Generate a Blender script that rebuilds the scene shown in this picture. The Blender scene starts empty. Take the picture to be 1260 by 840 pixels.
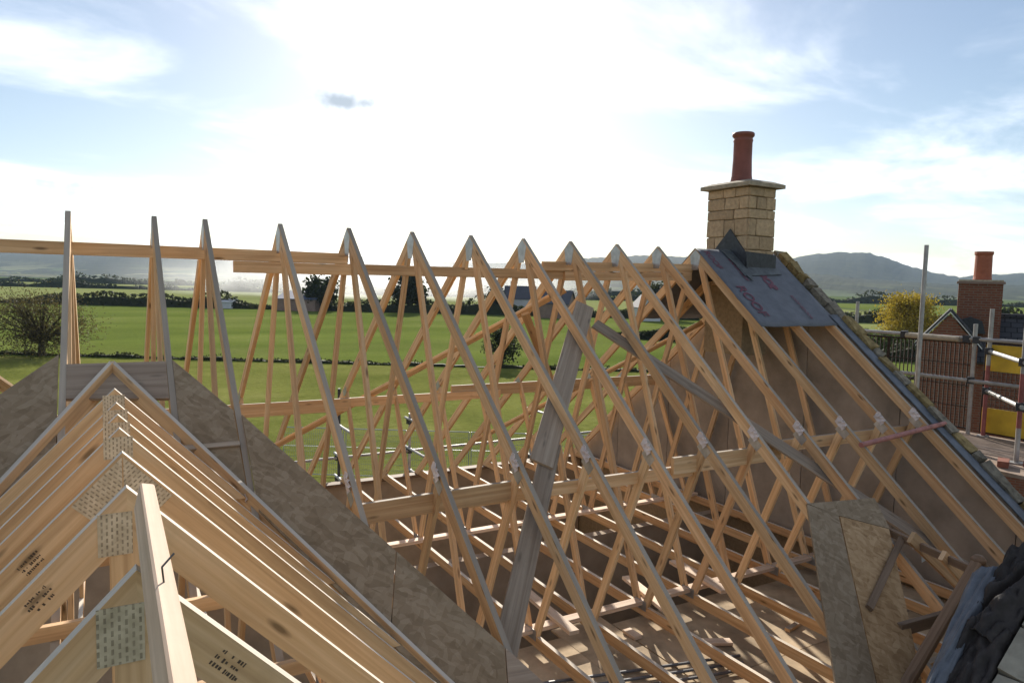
import bpy, math, random
from mathutils import Vector, Matrix, noise
random.seed(7)
S = bpy.context.scene
COL = S.collection
R = math.radians
GZ = 8.0                      # all heights below are written relative to the eye, 8 m above the ground

# ------------------------------------------------------------------ camera
F, PITCH, ROLL, YAW = 877.54, 0.08036, 0.023159, 0.523355
AX = Vector((math.sin(YAW)*math.cos(PITCH), math.cos(YAW)*math.cos(PITCH), -math.sin(PITCH)))
r0 = Vector((math.cos(YAW), -math.sin(YAW), 0)); u0 = r0.cross(AX)
RT = r0*math.cos(ROLL)+u0*math.sin(ROLL); UP = -r0*math.sin(ROLL)+u0*math.cos(ROLL)
cam = bpy.data.cameras.new('camera'); co = bpy.data.objects.new('camera', cam); COL.objects.link(co)
cam.sensor_width = 36; cam.lens = F/1260*36; cam.clip_start = .05; cam.clip_end = 60000
co.matrix_world = Matrix(((RT.x,UP.x,-AX.x,0),(RT.y,UP.y,-AX.y,0),(RT.z,UP.z,-AX.z,GZ),(0,0,0,1)))
S.camera = co
HA = Vector((math.sin(YAW), math.cos(YAW), 0)); HR = Vector((math.cos(YAW), -math.sin(YAW), 0))
def gp(s, d, z=-8.0):         # ground point: s metres to the right, d metres ahead
    return HA*d + HR*s + Vector((0,0,z))

# ------------------------------------------------------------------ sky and sun
SUN_AZ, SUN_EL = R(25.5), R(25)          # azimuth measured from +Y towards +X
w = bpy.data.worlds.new('World'); S.world = w; w.use_nodes = True
nt = w.node_tree; nt.nodes.clear()
def N(t, typ, **k):
    n = t.nodes.new(typ)
    for a, b in k.items():
        if a == 'op': n.operation = b
        else: setattr(n, a, b)
    return n
out = N(nt,'ShaderNodeOutputWorld'); bg = N(nt,'ShaderNodeBackground'); bg.inputs[1].default_value = .056
sky = N(nt,'ShaderNodeTexSky', sky_type='NISHITA', sun_disc=False, sun_elevation=SUN_EL, sun_rotation=SUN_AZ,
        altitude=60, air_density=1.0, dust_density=.45, ozone_density=1.6)
tc = N(nt,'ShaderNodeTexCoord'); sep = N(nt,'ShaderNodeSeparateXYZ'); nt.links.new(tc.outputs['Generated'], sep.inputs[0])
def M(t, op, a, b=None, c=None, clamp=False):
    n = N(t,'ShaderNodeMath', op=op); n.use_clamp = clamp
    for i, v in enumerate((a,b,c)):
        if v is None: continue
        if isinstance(v,(int,float)): n.inputs[i].default_value = v
        else: t.links.new(v, n.inputs[i])
    return n.outputs[0]
zz = M(nt,'MAXIMUM', sep.outputs[2], 0.0); den = M(nt,'ADD', zz, .12)
cmb = N(nt,'ShaderNodeCombineXYZ')
nt.links.new(M(nt,'DIVIDE', sep.outputs[0], den), cmb.inputs[0]); nt.links.new(M(nt,'DIVIDE', sep.outputs[1], den), cmb.inputs[1])
mp = N(nt,'ShaderNodeMapping'); mp.inputs['Rotation'].default_value = (0,0,R(-35)); mp.inputs['Scale'].default_value = (.55,1.0,1); mp.inputs['Location'].default_value = (.35,.2,0)
nt.links.new(cmb.outputs[0], mp.inputs[0])
nz = N(nt,'ShaderNodeTexNoise'); nz.inputs['Scale'].default_value = 1.15; nz.inputs['Detail'].default_value = 7; nz.inputs['Roughness'].default_value = .56; nz.inputs['Distortion'].default_value = .5
nt.links.new(mp.outputs[0], nz.inputs[0])
cr = N(nt,'ShaderNodeMapRange'); cr.interpolation_type='SMOOTHSTEP'; cr.inputs[1].default_value=.42; cr.inputs[2].default_value=.76; cr.inputs[3].default_value=.03; cr.inputs[4].default_value=.80
nt.links.new(nz.outputs[0], cr.inputs[0])
# clouds: constant white glow raised as fill light, with some sky brightness
bw = N(nt,'ShaderNodeRGBToBW'); nt.links.new(sky.outputs[0], bw.inputs[0])
cl = N(nt,'ShaderNodeCombineColor')
cv = M(nt,'MULTIPLY_ADD', bw.outputs[0], .45, 15.5)
nt.links.new(cv, cl.inputs[0]); nt.links.new(cv, cl.inputs[1]); nt.links.new(M(nt,'MULTIPLY', cv, 1.03), cl.inputs[2])
mx = N(nt,'ShaderNodeMix', data_type='RGBA'); nt.links.new(cr.outputs[0], mx.inputs[0]); nt.links.new(sky.outputs[0], mx.inputs[6]); nt.links.new(cl.outputs[0], mx.inputs[7])
colr = mx.outputs[2]
# two small grey cloud scraps low in the sky
for dx, dy, wx, wy in ((-.235, .335, .050, .013), (-.63, .215, .08, .011)):
    dv = (AX + RT*dx + UP*dy).normalized(); e1 = dv.cross(Vector((0,0,1))).normalized(); e2 = e1.cross(dv)
    def dot(v):
        n = N(nt,'ShaderNodeVectorMath', operation='DOT_PRODUCT'); nt.links.new(tc.outputs['Generated'], n.inputs[0]); n.inputs[1].default_value = v; return n.outputs['Value']
    n2 = N(nt,'ShaderNodeTexNoise'); n2.inputs['Scale'].default_value = 55; n2.inputs['Detail'].default_value = 3; nt.links.new(tc.outputs['Generated'], n2.inputs[0])
    qx = M(nt,'DIVIDE', dot(e1), wx); qy = M(nt,'DIVIDE', dot(e2), wy)
    rr = M(nt,'SQRT', M(nt,'ADD', M(nt,'MULTIPLY', qx, qx), M(nt,'MULTIPLY', qy, qy)))
    rr = M(nt,'ADD', rr, M(nt,'MULTIPLY_ADD', n2.outputs[0], 1.5, -.75))
    mk = N(nt,'ShaderNodeMapRange'); mk.interpolation_type='SMOOTHSTEP'; mk.inputs[1].default_value=1.15; mk.inputs[2].default_value=.1; mk.inputs[3].default_value=0; mk.inputs[4].default_value=.97 if dx>-.5 else .6; nt.links.new(rr, mk.inputs[0])
    fr = M(nt,'MULTIPLY', mk.outputs[0], M(nt,'GREATER_THAN', dot(dv), .5))
    m2 = N(nt,'ShaderNodeMix', data_type='RGBA'); nt.links.new(fr, m2.inputs[0]); nt.links.new(colr, m2.inputs[6]); m2.inputs[7].default_value = (5.2,6.0,6.9,1); colr = m2.outputs[2]
nt.links.new(colr, bg.inputs[0]); nt.links.new(bg.outputs[0], out.inputs[0])
sl = bpy.data.lights.new('sun','SUN'); sl.energy = 4.3; sl.angle = R(.6); sl.color = (1,.93,.82)
so = bpy.data.objects.new('sun', sl); COL.objects.link(so)
sd = Vector((math.sin(SUN_AZ)*math.cos(SUN_EL), math.cos(SUN_AZ)*math.cos(SUN_EL), math.sin(SUN_EL)))
so.rotation_euler = sd.to_track_quat('Z','Y').to_euler()
S.view_settings.view_transform='Standard'; S.view_settings.look='None'; S.view_settings.gamma=1; S.view_settings.use_curve_mapping=False
S.view_settings.exposure = .98
S.cycles.use_denoising = True
S.cycles.max_bounces = 8; S.cycles.diffuse_bounces = 4; S.cycles.volume_bounces = 1; S.cycles.transparent_max_bounces = 12
S.cycles.sample_clamp_indirect = 6

# ------------------------------------------------------------------ materials
class Mat:
    def __init__(s, name, rough=.7, spec=.35):
        s.m = bpy.data.materials.new(name); s.m.use_nodes = True; s.t = s.m.node_tree
        s.b = s.t.nodes['Principled BSDF']; s.b.inputs['Roughness'].default_value = rough; s.b.inputs['Specular IOR Level'].default_value = spec
    def n(s, typ, **k): return N(s.t, typ, **k)
    def l(s, a, b): s.t.links.new(a, b)
    def coord(s, kind='Object', scale=(1,1,1), rnd=True):
        c = s.n('ShaderNodeTexCoord'); mp = s.n('ShaderNodeMapping'); s.l(c.outputs[kind], mp.inputs[0]); mp.inputs['Scale'].default_value = scale
        if rnd:
            oi = s.n('ShaderNodeObjectInfo'); cb = s.n('ShaderNodeCombineXYZ')
            for i, k in enumerate((17.3, 5.7, 9.1)): s.l(M(s.t,'MULTIPLY', oi.outputs['Random'], k), cb.inputs[i])
            s.l(cb.outputs[0], mp.inputs['Location'])
        return mp.outputs[0]
    def noise(s, co, scale, detail=4, rough=.55, dist=0):
        n = s.n('ShaderNodeTexNoise'); n.inputs['Scale'].default_value=scale; n.inputs['Detail'].default_value=detail; n.inputs['Roughness'].default_value=rough; n.inputs['Distortion'].default_value=dist
        s.l(co, n.inputs[0]); return n.outputs[0]
    def ramp(s, fac, stops):
        r = s.n('ShaderNodeValToRGB'); e = r.color_ramp.elements
        while len(e) < len(stops): e.new(.5)
        for x, (p, c) in zip(e, stops): x.position = p; x.color = (*c, 1)
        s.l(fac, r.inputs[0]); return r.outputs[0]
    def mix(s, f, a, b, mode='MIX'):
        n = s.n('ShaderNodeMix', data_type='RGBA', blend_type=mode)
        for i, v in ((0,f),(6,a),(7,b)):
            if isinstance(v,(int,float)): n.inputs[i].default_value = v
            elif isinstance(v, tuple): n.inputs[i].default_value = (*v,1)
            else: s.l(v, n.inputs[i])
        return n.outputs[2]
    def val(s, colr, lo, hi):          # per-object brightness variation
        oi = s.n('ShaderNodeObjectInfo'); h = s.n('ShaderNodeHueSaturation'); s.l(colr, h.inputs['Color'])
        mr = s.n('ShaderNodeMapRange'); mr.inputs[3].default_value=lo; mr.inputs[4].default_value=hi; s.l(oi.outputs['Random'], mr.inputs[0]); s.l(mr.outputs[0], h.inputs['Value'])
        return h.outputs[0]
    def bump(s, h, st=.3, d=.004):
        b = s.n('ShaderNodeBump'); b.inputs['Strength'].default_value=st; b.inputs['Distance'].default_value=d; s.l(h, b.inputs['Height']); s.l(b.outputs[0], s.b.inputs['Normal'])
    def base(s, c):
        if isinstance(c, tuple): s.b.inputs['Base Color'].default_value = (*c,1)
        else: s.l(c, s.b.inputs['Base Color'])
        return s

def wood(name, dark, mid, light, weather_and_light=None, knots=.85, lo=.8, hi=1.16, rough=.72):
    m = Mat(name, rough, .25)
    uv = m.coord('UV', (1.3,34,1)); uv2 = m.coord('UV', (1.0,1.0,1))
    g = m.noise(uv, 1.0, 5, .6, .6); g2 = m.noise(m.coord('UV',(.5,5,1)), 1.3, 3, .5)
    c = m.ramp(M(m.t,'MULTIPLY_ADD', g, .7, M(m.t,'MULTIPLY', g2, .35)), [(.34,dark),(.52,mid),(.68,light)])
    hv = m.n('ShaderNodeObjectInfo'); c = m.mix(M(m.t,'MULTIPLY', M(m.t,'FRACT', M(m.t,'MULTIPLY', hv.outputs['Random'], 7.31)), .5), c, (1.0,.86,.80), 'MULTIPLY')
    sk = m.noise(m.coord('UV',(.25,16,1)), 1.6, 3, .6); c = m.mix(.55, c, m.ramp(sk, [(.35,(.72,.66,.60)),(.6,(1.08,1.06,1.04))]), 'MULTIPLY')
    vo = m.n('ShaderNodeTexVoronoi'); vo.inputs['Scale'].default_value=1; m.l(m.coord('UV',(3.2,13,1)), vo.inputs[0])
    k = m.n('ShaderNodeMapRange'); k.inputs[1].default_value=.07; k.inputs[2].default_value=.19; k.inputs[3].default_value=knots; k.inputs[4].default_value=0; m.l(vo.outputs['Distance'], k.inputs[0])
    c = m.mix(k.outputs[0], c, tuple(x*.33 for x in dark))
    # stains and grime of a building site
    st = m.noise(m.coord('Object',(1,1,1)), 3.2, 5, .65)
    sr = m.n('ShaderNodeMapRange'); sr.inputs[1].default_value=.55; sr.inputs[2].default_value=.8; sr.inputs[3].default_value=0; sr.inputs[4].default_value=.45; m.l(st, sr.inputs[0])
    c = m.mix(sr.outputs[0], c, tuple(x*.6 for x in mid))
    if weather_and_light:
        at = m.n('ShaderNodeAttribute'); at.attribute_name = 'weather_and_light'  # tone of upper faces: weathering together with light painted into the colour
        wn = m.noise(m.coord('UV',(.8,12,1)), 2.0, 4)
        wc = m.ramp(wn, [(.3,tuple(x*.75 for x in weather_and_light)),(.7,weather_and_light)])
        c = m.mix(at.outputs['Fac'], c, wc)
    c = m.val(c, lo, hi)
    m.base(c); m.bump(g, .25, .002)
    return m.m
PINE   = wood('pine_timber', (.47,.285,.145), (.61,.42,.235), (.70,.52,.325), weather_and_light=(.40,.335,.265))  # grey upper faces: weathering plus sky light put into the colour
PINE_G = wood('gable_pine', (.44,.28,.145), (.58,.40,.225), (.68,.50,.31), weather_and_light=(.62,.54,.45), lo=.94)  # upper edges made pale: sunlight painted into the colour
PINE_T = wood('tie_pine', (.44,.25,.11), (.57,.36,.18), (.66,.46,.25), weather_and_light=(.66,.57,.46))  # tie tops lightened in colour to read as sunlit
GREYW  = wood('weathered_timber', (.23,.18,.135), (.31,.25,.19), (.40,.335,.26), knots=.5)
BROWNW = wood('dirty_timber', (.15,.10,.065), (.21,.145,.095), (.28,.20,.14), knots=.5)
PALEW  = wood('sawn_timber', (.56,.43,.31), (.68,.54,.41), (.75,.62,.49), weather_and_light=None, knots=.6)

def osb(name, a, b, c_):
    m = Mat(name, .8, .2)
    co = m.coord('UV', (1,1,1))
    d = m.n('ShaderNodeTexNoise'); d.inputs['Scale'].default_value=5; m.l(co, d.inputs[0])
    dm = m.mix(.075, co, d.outputs['Color'])
    v1 = m.n('ShaderNodeTexVoronoi'); v1.inputs['Scale'].default_value=1; mp = m.n('ShaderNodeMapping'); mp.inputs['Scale'].default_value=(15,40,1); mp.inputs['Rotation'].default_value=(0,0,.5); m.l(dm, mp.inputs[0]); m.l(mp.outputs[0], v1.inputs[0])
    v2 = m.n('ShaderNodeTexVoronoi'); v2.inputs['Scale'].default_value=1; mp2 = m.n('ShaderNodeMapping'); mp2.inputs['Scale'].default_value=(34,17,1); mp2.inputs['Rotation'].default_value=(0,0,.55); m.l(dm, mp2.inputs[0]); m.l(mp2.outputs[0], v2.inputs[0])
    s1 = m.n('ShaderNodeSeparateColor'); m.l(v1.outputs['Color'], s1.inputs[0]); s2 = m.n('ShaderNodeSeparateColor'); m.l(v2.outputs['Color'], s2.inputs[0])
    f = M(m.t,'MULTIPLY_ADD', s1.outputs[0], .55, M(m.t,'MULTIPLY', s2.outputs[1], .45))
    big = m.noise(co, 2.3, 4, .6)
    f2 = M(m.t,'MULTIPLY_ADD', big, .6, M(m.t,'MULTIPLY', f, .6))
    c = m.ramp(f2, [(.3,a),(.55,b),(.85,c_)])
    m.base(c); m.bump(f, .35, .003); return m.m
OSB_W = osb('osb_weathered', (.20,.142,.086), (.255,.187,.118), (.325,.248,.165))
OSB_F = osb('osb_fresh', (.27,.16,.075), (.38,.24,.12), (.49,.33,.18))

def plain(name, c, rough=.7, var=.25, scale=6, spec=.3, metal=0, bump=0, lo=.92, hi=1.08, kind='Object'):
    m = Mat(name, rough, spec); m.b.inputs['Metallic'].default_value = metal
    co = m.coord(kind)
    n = m.noise(co, scale, 5, .6)
    col = m.ramp(n, [(.28,tuple(x*(1-var) for x in c)),(.72,tuple(min(1,x*(1+var)) for x in c))])
    m.base(m.val(col, lo, hi))
    if bump: m.bump(n, bump, .02)
    return m.m
GALV = plain('galvanised_steel', (.42,.42,.42), .45, .25, 14, .5, .75)
def toothed():
    m = Mat('punched_nail_plate', .42, .5); m.b.inputs['Metallic'].default_value = .1
    c = m.n('ShaderNodeTexCoord'); sp = m.n('ShaderNodeSeparateXYZ'); m.l(c.outputs['UV'], sp.inputs[0])
    u = M(m.t,'MULTIPLY', sp.outputs[0], 1/.0125); iu = M(m.t,'FLOOR', u)
    par = M(m.t,'MULTIPLY', M(m.t,'FRACT', M(m.t,'MULTIPLY', iu, .5)), 1.0)
    v = M(m.t,'ADD', M(m.t,'MULTIPLY', sp.outputs[1], 1/.019), par)
    fu = M(m.t,'ABSOLUTE', M(m.t,'SUBTRACT', M(m.t,'FRACT', u), .5)); fv = M(m.t,'ABSOLUTE', M(m.t,'SUBTRACT', M(m.t,'FRACT', v), .5))
    slot = M(m.t,'MULTIPLY', M(m.t,'LESS_THAN', fu, .19), M(m.t,'LESS_THAN', fv, .31))
    slot = M(m.t,'MULTIPLY', slot, M(m.t,'MULTIPLY_ADD', m.noise(m.coord('UV'), 45, 3), 1.6, -.1, clamp=True))
    n = m.noise(m.coord('UV'), 30, 3)
    met = m.ramp(n, [(.3,(.40,.33,.235)),(.7,(.62,.53,.40))])
    m.base(m.mix(slot, met, (.19,.15,.105)))
    m.l(M(m.t,'MULTIPLY_ADD', slot, -.1, .1), m.b.inputs['Metallic'])
    m.bump(M(m.t,'SUBTRACT', 1.0, slot), .6, .003); return m.m
PLATE = toothed()
FELT  = plain('roofing_membrane', (.125,.135,.158), .62, .18, 9, .35, bump=.15)
REDINK = plain('red_print', (.15,.058,.08), .7, .3, 60)
BLUEM = plain('blue_grey_membrane', (.105,.118,.14), .55, .25, 12, .4, bump=.25)
LEAD  = plain('dark_lead', (.035,.037,.042), .5, .35, 20, .4, bump=.3)
BLACKP= plain('black_polythene', (.034,.029,.027), .7, .4, 14, .25, bump=.3)
WHITEP= plain('pinkish_white', (.62,.56,.56), .5, .15, 30, .4)
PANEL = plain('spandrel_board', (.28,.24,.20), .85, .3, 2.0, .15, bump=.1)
CHIP  = plain('chipboard_deck', (.40,.305,.20), .85, .35, 4, .15, lo=.7, hi=1.12)
BLOCK = plain('block_wall', (.33,.265,.20), .9, .22, 3, .15, bump=.3)
DUST  = plain('dusty_boards', (.27,.205,.16), .95, .35, 5, .1, bump=.4)
STONE = plain('honey_stone', (.42,.30,.185), .9, .22, 22, .2, bump=.8, lo=.82, hi=1.15)
CAPST = plain('cap_stone', (.34,.285,.21), .9, .3, 12, .2, bump=.3)
MORTAR= plain('mortar', (.29,.225,.145), .95, .2, 25, .1)
RAKEST= plain('rough_verge_stone', (.20,.175,.135), .95, .5, 16, .15, bump=1.0, lo=.75, hi=1.25)
MOSSST= plain('mossy_verge_stone', (.25,.185,.085), .95, .5, 16, .15, bump=1.0)
GREYST= plain('grey_green_stone', (.27,.25,.20), .95, .35, 7, .15, bump=.7)
POTR  = plain('red_clay_pot', (.20,.062,.045), .55, .2, 9, .4)
POTO  = plain('orange_clay_pot', (.33,.10,.052), .6, .2, 9, .3)
TUBE  = plain('scaffold_tube', (.30,.29,.28), .5, .3, 9, .45, .45)
TUBED = plain('dark_coupler', (.03,.03,.033), .6, .4, 15, .4)
REDP  = plain('red_paint', (.22,.06,.055), .5, .3, 12, .4)
PINKP = plain('faded_red_paint', (.33,.13,.11), .55, .3, 12, .4)
YELP  = plain('yellow_panel', (.52,.34,.03), .6, .22, 5, .4)
MESHB = plain('brown_mesh', (.035,.022,.017), .7, .3, 5)
WIRE  = plain('fence_wire', (.33,.34,.35), .5, .2, 5, .4, .5)
INK   = plain('black_ink', (.085,.062,.045), .8, .3, 60)
PIPE  = plain('grey_pipe', (.12,.12,.125), .4, .3, 20, .5)

def brick_mat(name, a, b, mort, sc):
    m = Mat(name, .9, .15); br = m.n('ShaderNodeTexBrick'); m.l(m.coord('UV',(1,1,1),False), br.inputs[0])
    br.inputs['Scale'].default_value = 1; br.inputs['Brick Width'].default_value=.225; br.inputs['Row Height'].default_value=.075; br.inputs['Mortar Size'].default_value=.012
    for i, c in ((1,a),(2,b),(3,mort)): br.inputs[i].default_value=(*c,1)
    n = m.noise(m.coord('UV'), 7, 4); c = m.mix(.5, br.outputs[0], m.ramp(n,[(.3,(.75,.75,.75)),(.7,(1.2,1.2,1.2))]), 'MULTIPLY')
    m.base(c); m.bump(br.outputs['Fac'], -.4, .01); return m.m
BRICK = brick_mat('red_brick', (.20,.075,.045), (.15,.055,.036), (.17,.12,.09), 1)
def slate_mat():
    m = Mat('slate_tiles', .85, .1); br = m.n('ShaderNodeTexBrick'); m.l(m.coord('UV',(1,1,1),False), br.inputs[0])
    br.inputs['Scale'].default_value=1; br.inputs['Brick Width'].default_value=.3; br.inputs['Row Height'].default_value=.24; br.inputs['Mortar Size'].default_value=.012
    for i, c in ((1,(.05,.053,.06)),(2,(.068,.07,.078)),(3,(.016,.016,.018))): br.inputs[i].default_value=(*c,1)
    m.base(br.outputs[0]); return m.m
SLATE = slate_mat()

# ------------------------------------------------------------------ mesh helpers
class MB:
    def __init__(s): s.v=[]; s.f=[]; s.uv=[]; s.w=[]
    def face(s, idx, uvs=None, w=0):
        s.f.append(idx); s.uv.append(uvs or [(0,0)]*len(idx)); s.w.append(w)
    def poly_prism(s, pts, n, thick, o=None, uax=None, top=None, grow=0):
        """pts: 3-D polygon; extruded by thick along n (centred). uax: grain direction. top: direction of the face toned for weathering and light."""
        pts = [Vector(p) for p in pts]; n = Vector(n).normalized()
        uax = Vector(uax).normalized() if uax else (pts[1]-pts[0]).normalized(); vax = n.cross(uax)
        ru = random.uniform(0,40); rv = random.uniform(0,9)
        nrm = Vector((0,0,0))
        for i in range(len(pts)): nrm += pts[i].cross(pts[(i+1)%len(pts)])
        if nrm.dot(n) < 0: pts.reverse()
        b = len(s.v); k = len(pts)
        for p in pts: s.v.append(p + n*thick/2)
        for p in pts: s.v.append(p - n*thick/2)
        uvf = lambda p, e=0: (p.dot(uax)+ru, p.dot(vax)+rv+e)
        s.face([b+i for i in range(k)], [uvf(p) for p in pts])
        s.face([b+k+i for i in reversed(range(k))], [uvf(p,3) for p in reversed(pts)])
        for i in range(k):
            j=(i+1)%k; e = pts[j]-pts[i]; on = e.cross(n)
            wt = 1 if (top and on.length>0 and on.normalized().dot(Vector(top).normalized())>.8) else 0
            a0 = pts[i].dot(uax)+ru; a1 = pts[j].dot(uax)+ru; h = pts[i].dot(vax)+rv+7+i
            if abs(a1-a0) < e.length*.3: a0=rv; a1=rv+e.length
            s.face([b+i, b+k+i, b+k+j, b+j], [(a0,h),(a0,h+thick),(a1,h+thick),(a1,h)], wt)
        return s
    def bar(s, p0, p1, w, d, up=(0,0,1), c=.003, align='mid'):
        """timber from p0 to p1: w wide, d deep along up, chamfered arrises"""
        p0=Vector(p0); p1=Vector(p1); a=(p1-p0).normalized(); up=Vector(up); sd=a.cross(up).normalized(); uu=sd.cross(a).normalized()
        if align=='top': p0=p0-uu*d/2; p1=p1-uu*d/2
        if align=='bottom': p0=p0+uu*d/2; p1=p1+uu*d/2
        c=min(c,w/4,d/4); x,y=w/2,d/2
        sec=[(x-c,y),(x,y-c),(x,-y+c),(x-c,-y),(-x+c,-y),(-x,-y+c),(-x,y-c),(-x+c,y)]
        b=len(s.v); L=(p1-p0).length; ru=random.uniform(0,40); rv=random.uniform(0,9)
        for p in (p0,p1):
            for q in sec: s.v.append(p+sd*q[0]+uu*q[1])
        per=[0]
        for i in range(8):
            q,t=sec[i],sec[(i+1)%8]; per.append(per[-1]+math.hypot(q[0]-t[0],q[1]-t[1]))
        for i in range(8):
            j=(i+1)%8
            s.face([b+i,b+j,b+8+j,b+8+i],[(ru,rv+per[i]),(ru,rv+per[i+1]),(ru+L,rv+per[i+1]),(ru+L,rv+per[i])], 1 if i==7 else 0)
        s.face([b+i for i in range(8)][::-1],[(rv+sec[i][0],rv+sec[i][1]*.05) for i in range(8)][::-1]); s.face([b+8+i for i in range(8)],[(rv+sec[i][0],rv+sec[i][1]*.05) for i in range(8)])
        return s
    def tube(s, p0, p1, r, seg=10, r1=None, caps=True):
        p0=Vector(p0); p1=Vector(p1); a=(p1-p0).normalized(); t=Vector((0,0,1)) if abs(a.z)<.9 else Vector((1,0,0))
        x=a.cross(t).normalized(); y=a.cross(x); b=len(s.v); r1=r if r1 is None else r1; L=(p1-p0).length
        for p,rr in ((p0,r),(p1,r1)):
            for i in range(seg):
                an=2*math.pi*i/seg; s.v.append(p+x*math.cos(an)*rr+y*math.sin(an)*rr)
        for i in range(seg):
            j=(i+1)%seg; s.face([b+i,b+j,b+seg+j,b+seg+i][::-1],[(0,i*.1),(0,i*.1+.1),(L,i*.1+.1),(L,i*.1)][::-1])
        if caps: s.face([b+i for i in range(seg)]); s.face([b+seg+i for i in range(seg)][::-1])
        return s
    def lathe(s, base, prof, seg=20):
        base=Vector(base); b=len(s.v); k=len(prof)
        for r,z in prof:
            for i in range(seg): s.v.append(base+Vector((r*math.cos(2*math.pi*i/seg), r*math.sin(2*math.pi*i/seg), z)))
        for q in range(k-1):
            for i in range(seg):
                j=(i+1)%seg; s.face([b+q*seg+i,b+q*seg+j,b+(q+1)*seg+j,b+(q+1)*seg+i],[(i/seg,prof[q][1]),((i+1)/seg,prof[q][1]),((i+1)/seg,prof[q+1][1]),(i/seg,prof[q+1][1])])
        return s
    def box(s, c, sx, sy, sz, rz=0, jit=0, ch=0, basis=None):
        """box centred at c; optional corner jitter and chamfer on all corners of the outline"""
        c=Vector(c); m=basis or Matrix.Rotation(rz,3,'Z'); b=len(s.v); pts=[]
        for k in (-1,1):
            for q in ((-1,-1),(1,-1),(1,1),(-1,1)):
                p=Vector((q[0]*sx/2,q[1]*sy/2,k*sz/2)); p+=Vector((random.uniform(-jit,jit),random.uniform(-jit,jit),random.uniform(-jit,jit)))
                pts.append(p)
        for p in pts: s.v.append(c+m@p)
        ru,rv=random.uniform(0,9),random.uniform(0,9)
        for fc,ua,va in (((3,2,1,0),0,1),((4,5,6,7),0,1),((0,1,5,4),0,2),((1,2,6,5),1,2),((2,3,7,6),0,2),((3,0,4,7),1,2)):
            s.face([b+i for i in fc],[(pts[i][ua]+ru,pts[i][va]+rv) for i in fc])
        return s
    def build(s, name, mat, parent=None, smooth=False, origin=None):
        me=bpy.data.meshes.new(name)
        off=Vector((0,0,GZ)); org=None
        if parent is not None: org=parent.get('_o'); 
        org=Vector(org) if org is not None else (Vector(origin) if origin is not None else None)
        if org is None:
            xs=[v.x for v in s.v]; ys=[v.y for v in s.v]; zs=[v.z for v in s.v]
            org=Vector(((min(xs)+max(xs))/2,(min(ys)+max(ys))/2,min(zs)))
        me.from_pydata([tuple(v-org) for v in s.v],[],s.f)
        uvl=me.uv_layers.new(name='UVMap')
        flat=[c for f in s.uv for q in f for c in q]
        uvl.data.foreach_set('uv',flat)
        at=me.attributes.new('weather_and_light','FLOAT','FACE'); at.data.foreach_set('value',[float(x) for x in s.w])
        if smooth: me.polygons.foreach_set('use_smooth',[True]*len(me.polygons))
        me.materials.append(mat); me.update()
        o=bpy.data.objects.new(name,me); COL.objects.link(o)
        if parent is not None: o.parent=parent; o['_o']=tuple(org)
        else: o.location=org+off
        return o
def thing(name,label,cat,loc,group=None):
    o=bpy.data.objects.new(name,None); COL.objects.link(o); o.location=Vector(loc)+Vector((0,0,GZ)); o['_o']=tuple(loc); o.empty_display_size=.2
    o['label']=label; o['category']=cat
    if group: o['group']=group
    return o
def tag(o,label,cat,group=None,kind=None):
    o['label']=label; o['category']=cat
    if group: o['group']=group
    if kind: o['kind']=kind
    return o
def struct(o): o['kind']='structure'; return o
KIDS={}
def copy_thing(root,dx,label=None):
    r=root.copy(); COL.objects.link(r); r.location=root.location+Vector(dx); r.rotation_euler=(0,random.uniform(-.0035,.0035),random.uniform(-.003,.003))
    if label: r['label']=label
    for ch in root.children:
        c=ch.copy(); COL.objects.link(c); c.parent=r
    return r

# ------------------------------------------------------------------ main dimensions
X0,Y0,Z0,PHI = 1.3323,6.2954,.465,.6940
T=math.tan(PHI); CP=math.cos(PHI); SP=math.sin(PHI); ZB=-2.951; SPX=.6
NB,FB,MID=1.33,1.20,2.05
def roof(x,y,h=0): return Vector((x,y,Z0-T*abs(Y0-y)))+Vector((0,(-SP if y<=Y0 else SP),CP))*h
NN=Vector((0,-SP,CP)); NF=Vector((0,SP,CP))

# ------------------------------------------------------------------ ground, fields, hills
def ground_mat(name, cs, scale, rough=1.0, streak=None, bump=0):
    m=Mat(name,rough,.0); co=m.coord('Object',(1,1,1),False)
    a=m.noise(co,scale,8,.62); c=m.ramp(a,[(.3,cs[0]),(.5,cs[1]),(.7,cs[2])])
    if streak:
        b=m.noise(m.coord('Object',streak,False),1,3,.5); c=m.mix(.55,c,m.ramp(b,[(.3,(.65,.7,.6)),(.7,(1.3,1.25,1.25))]),'MULTIPLY')
    f=m.noise(co,2.2,6,.7); c=m.mix(.5,c,m.ramp(f,[(.3,(.6,.6,.55)),(.7,(1.35,1.35,1.3))]),'MULTIPLY')
    m.base(c)
    if bump: m.bump(f,bump,.25)
    return m.m
GRASS_N=ground_mat('grass_near',((.108,.125,.034),(.148,.16,.044),(.198,.20,.066)),.12,streak=(.05,.2,1),bump=.5)
GRASS_M=ground_mat('grass_middle',((.09,.122,.03),(.122,.154,.038),(.155,.176,.056)),.035,streak=(.012,.07,1),bump=.4)
GRASS_P=ground_mat('grass_pale',((.17,.20,.07),(.20,.22,.085),(.22,.23,.10)),.02)
FARG=ground_mat('far_farmland',((.05,.075,.03),(.09,.12,.045),(.15,.15,.075)),.004)
def sheet(name,pts,mat,z):
    mb=MB(); 
    for p in pts: mb.v.append(Vector((p[0],p[1],z)))
    mb.face(list(range(len(pts))),[(p[0],p[1]) for p in pts]); o=mb.build(name,mat); return struct(o)
sheet('ground',[(-5800,-5800),(5800,-5800),(5800,5800),(-5800,5800)],FARG,-8.02)
def quad(s0,d0,s1,d1,s2,d2,s3,d3): return [gp(a,b)[:2] for a,b in ((s0,d0),(s1,d1),(s2,d2),(s3,d3))]
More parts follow.
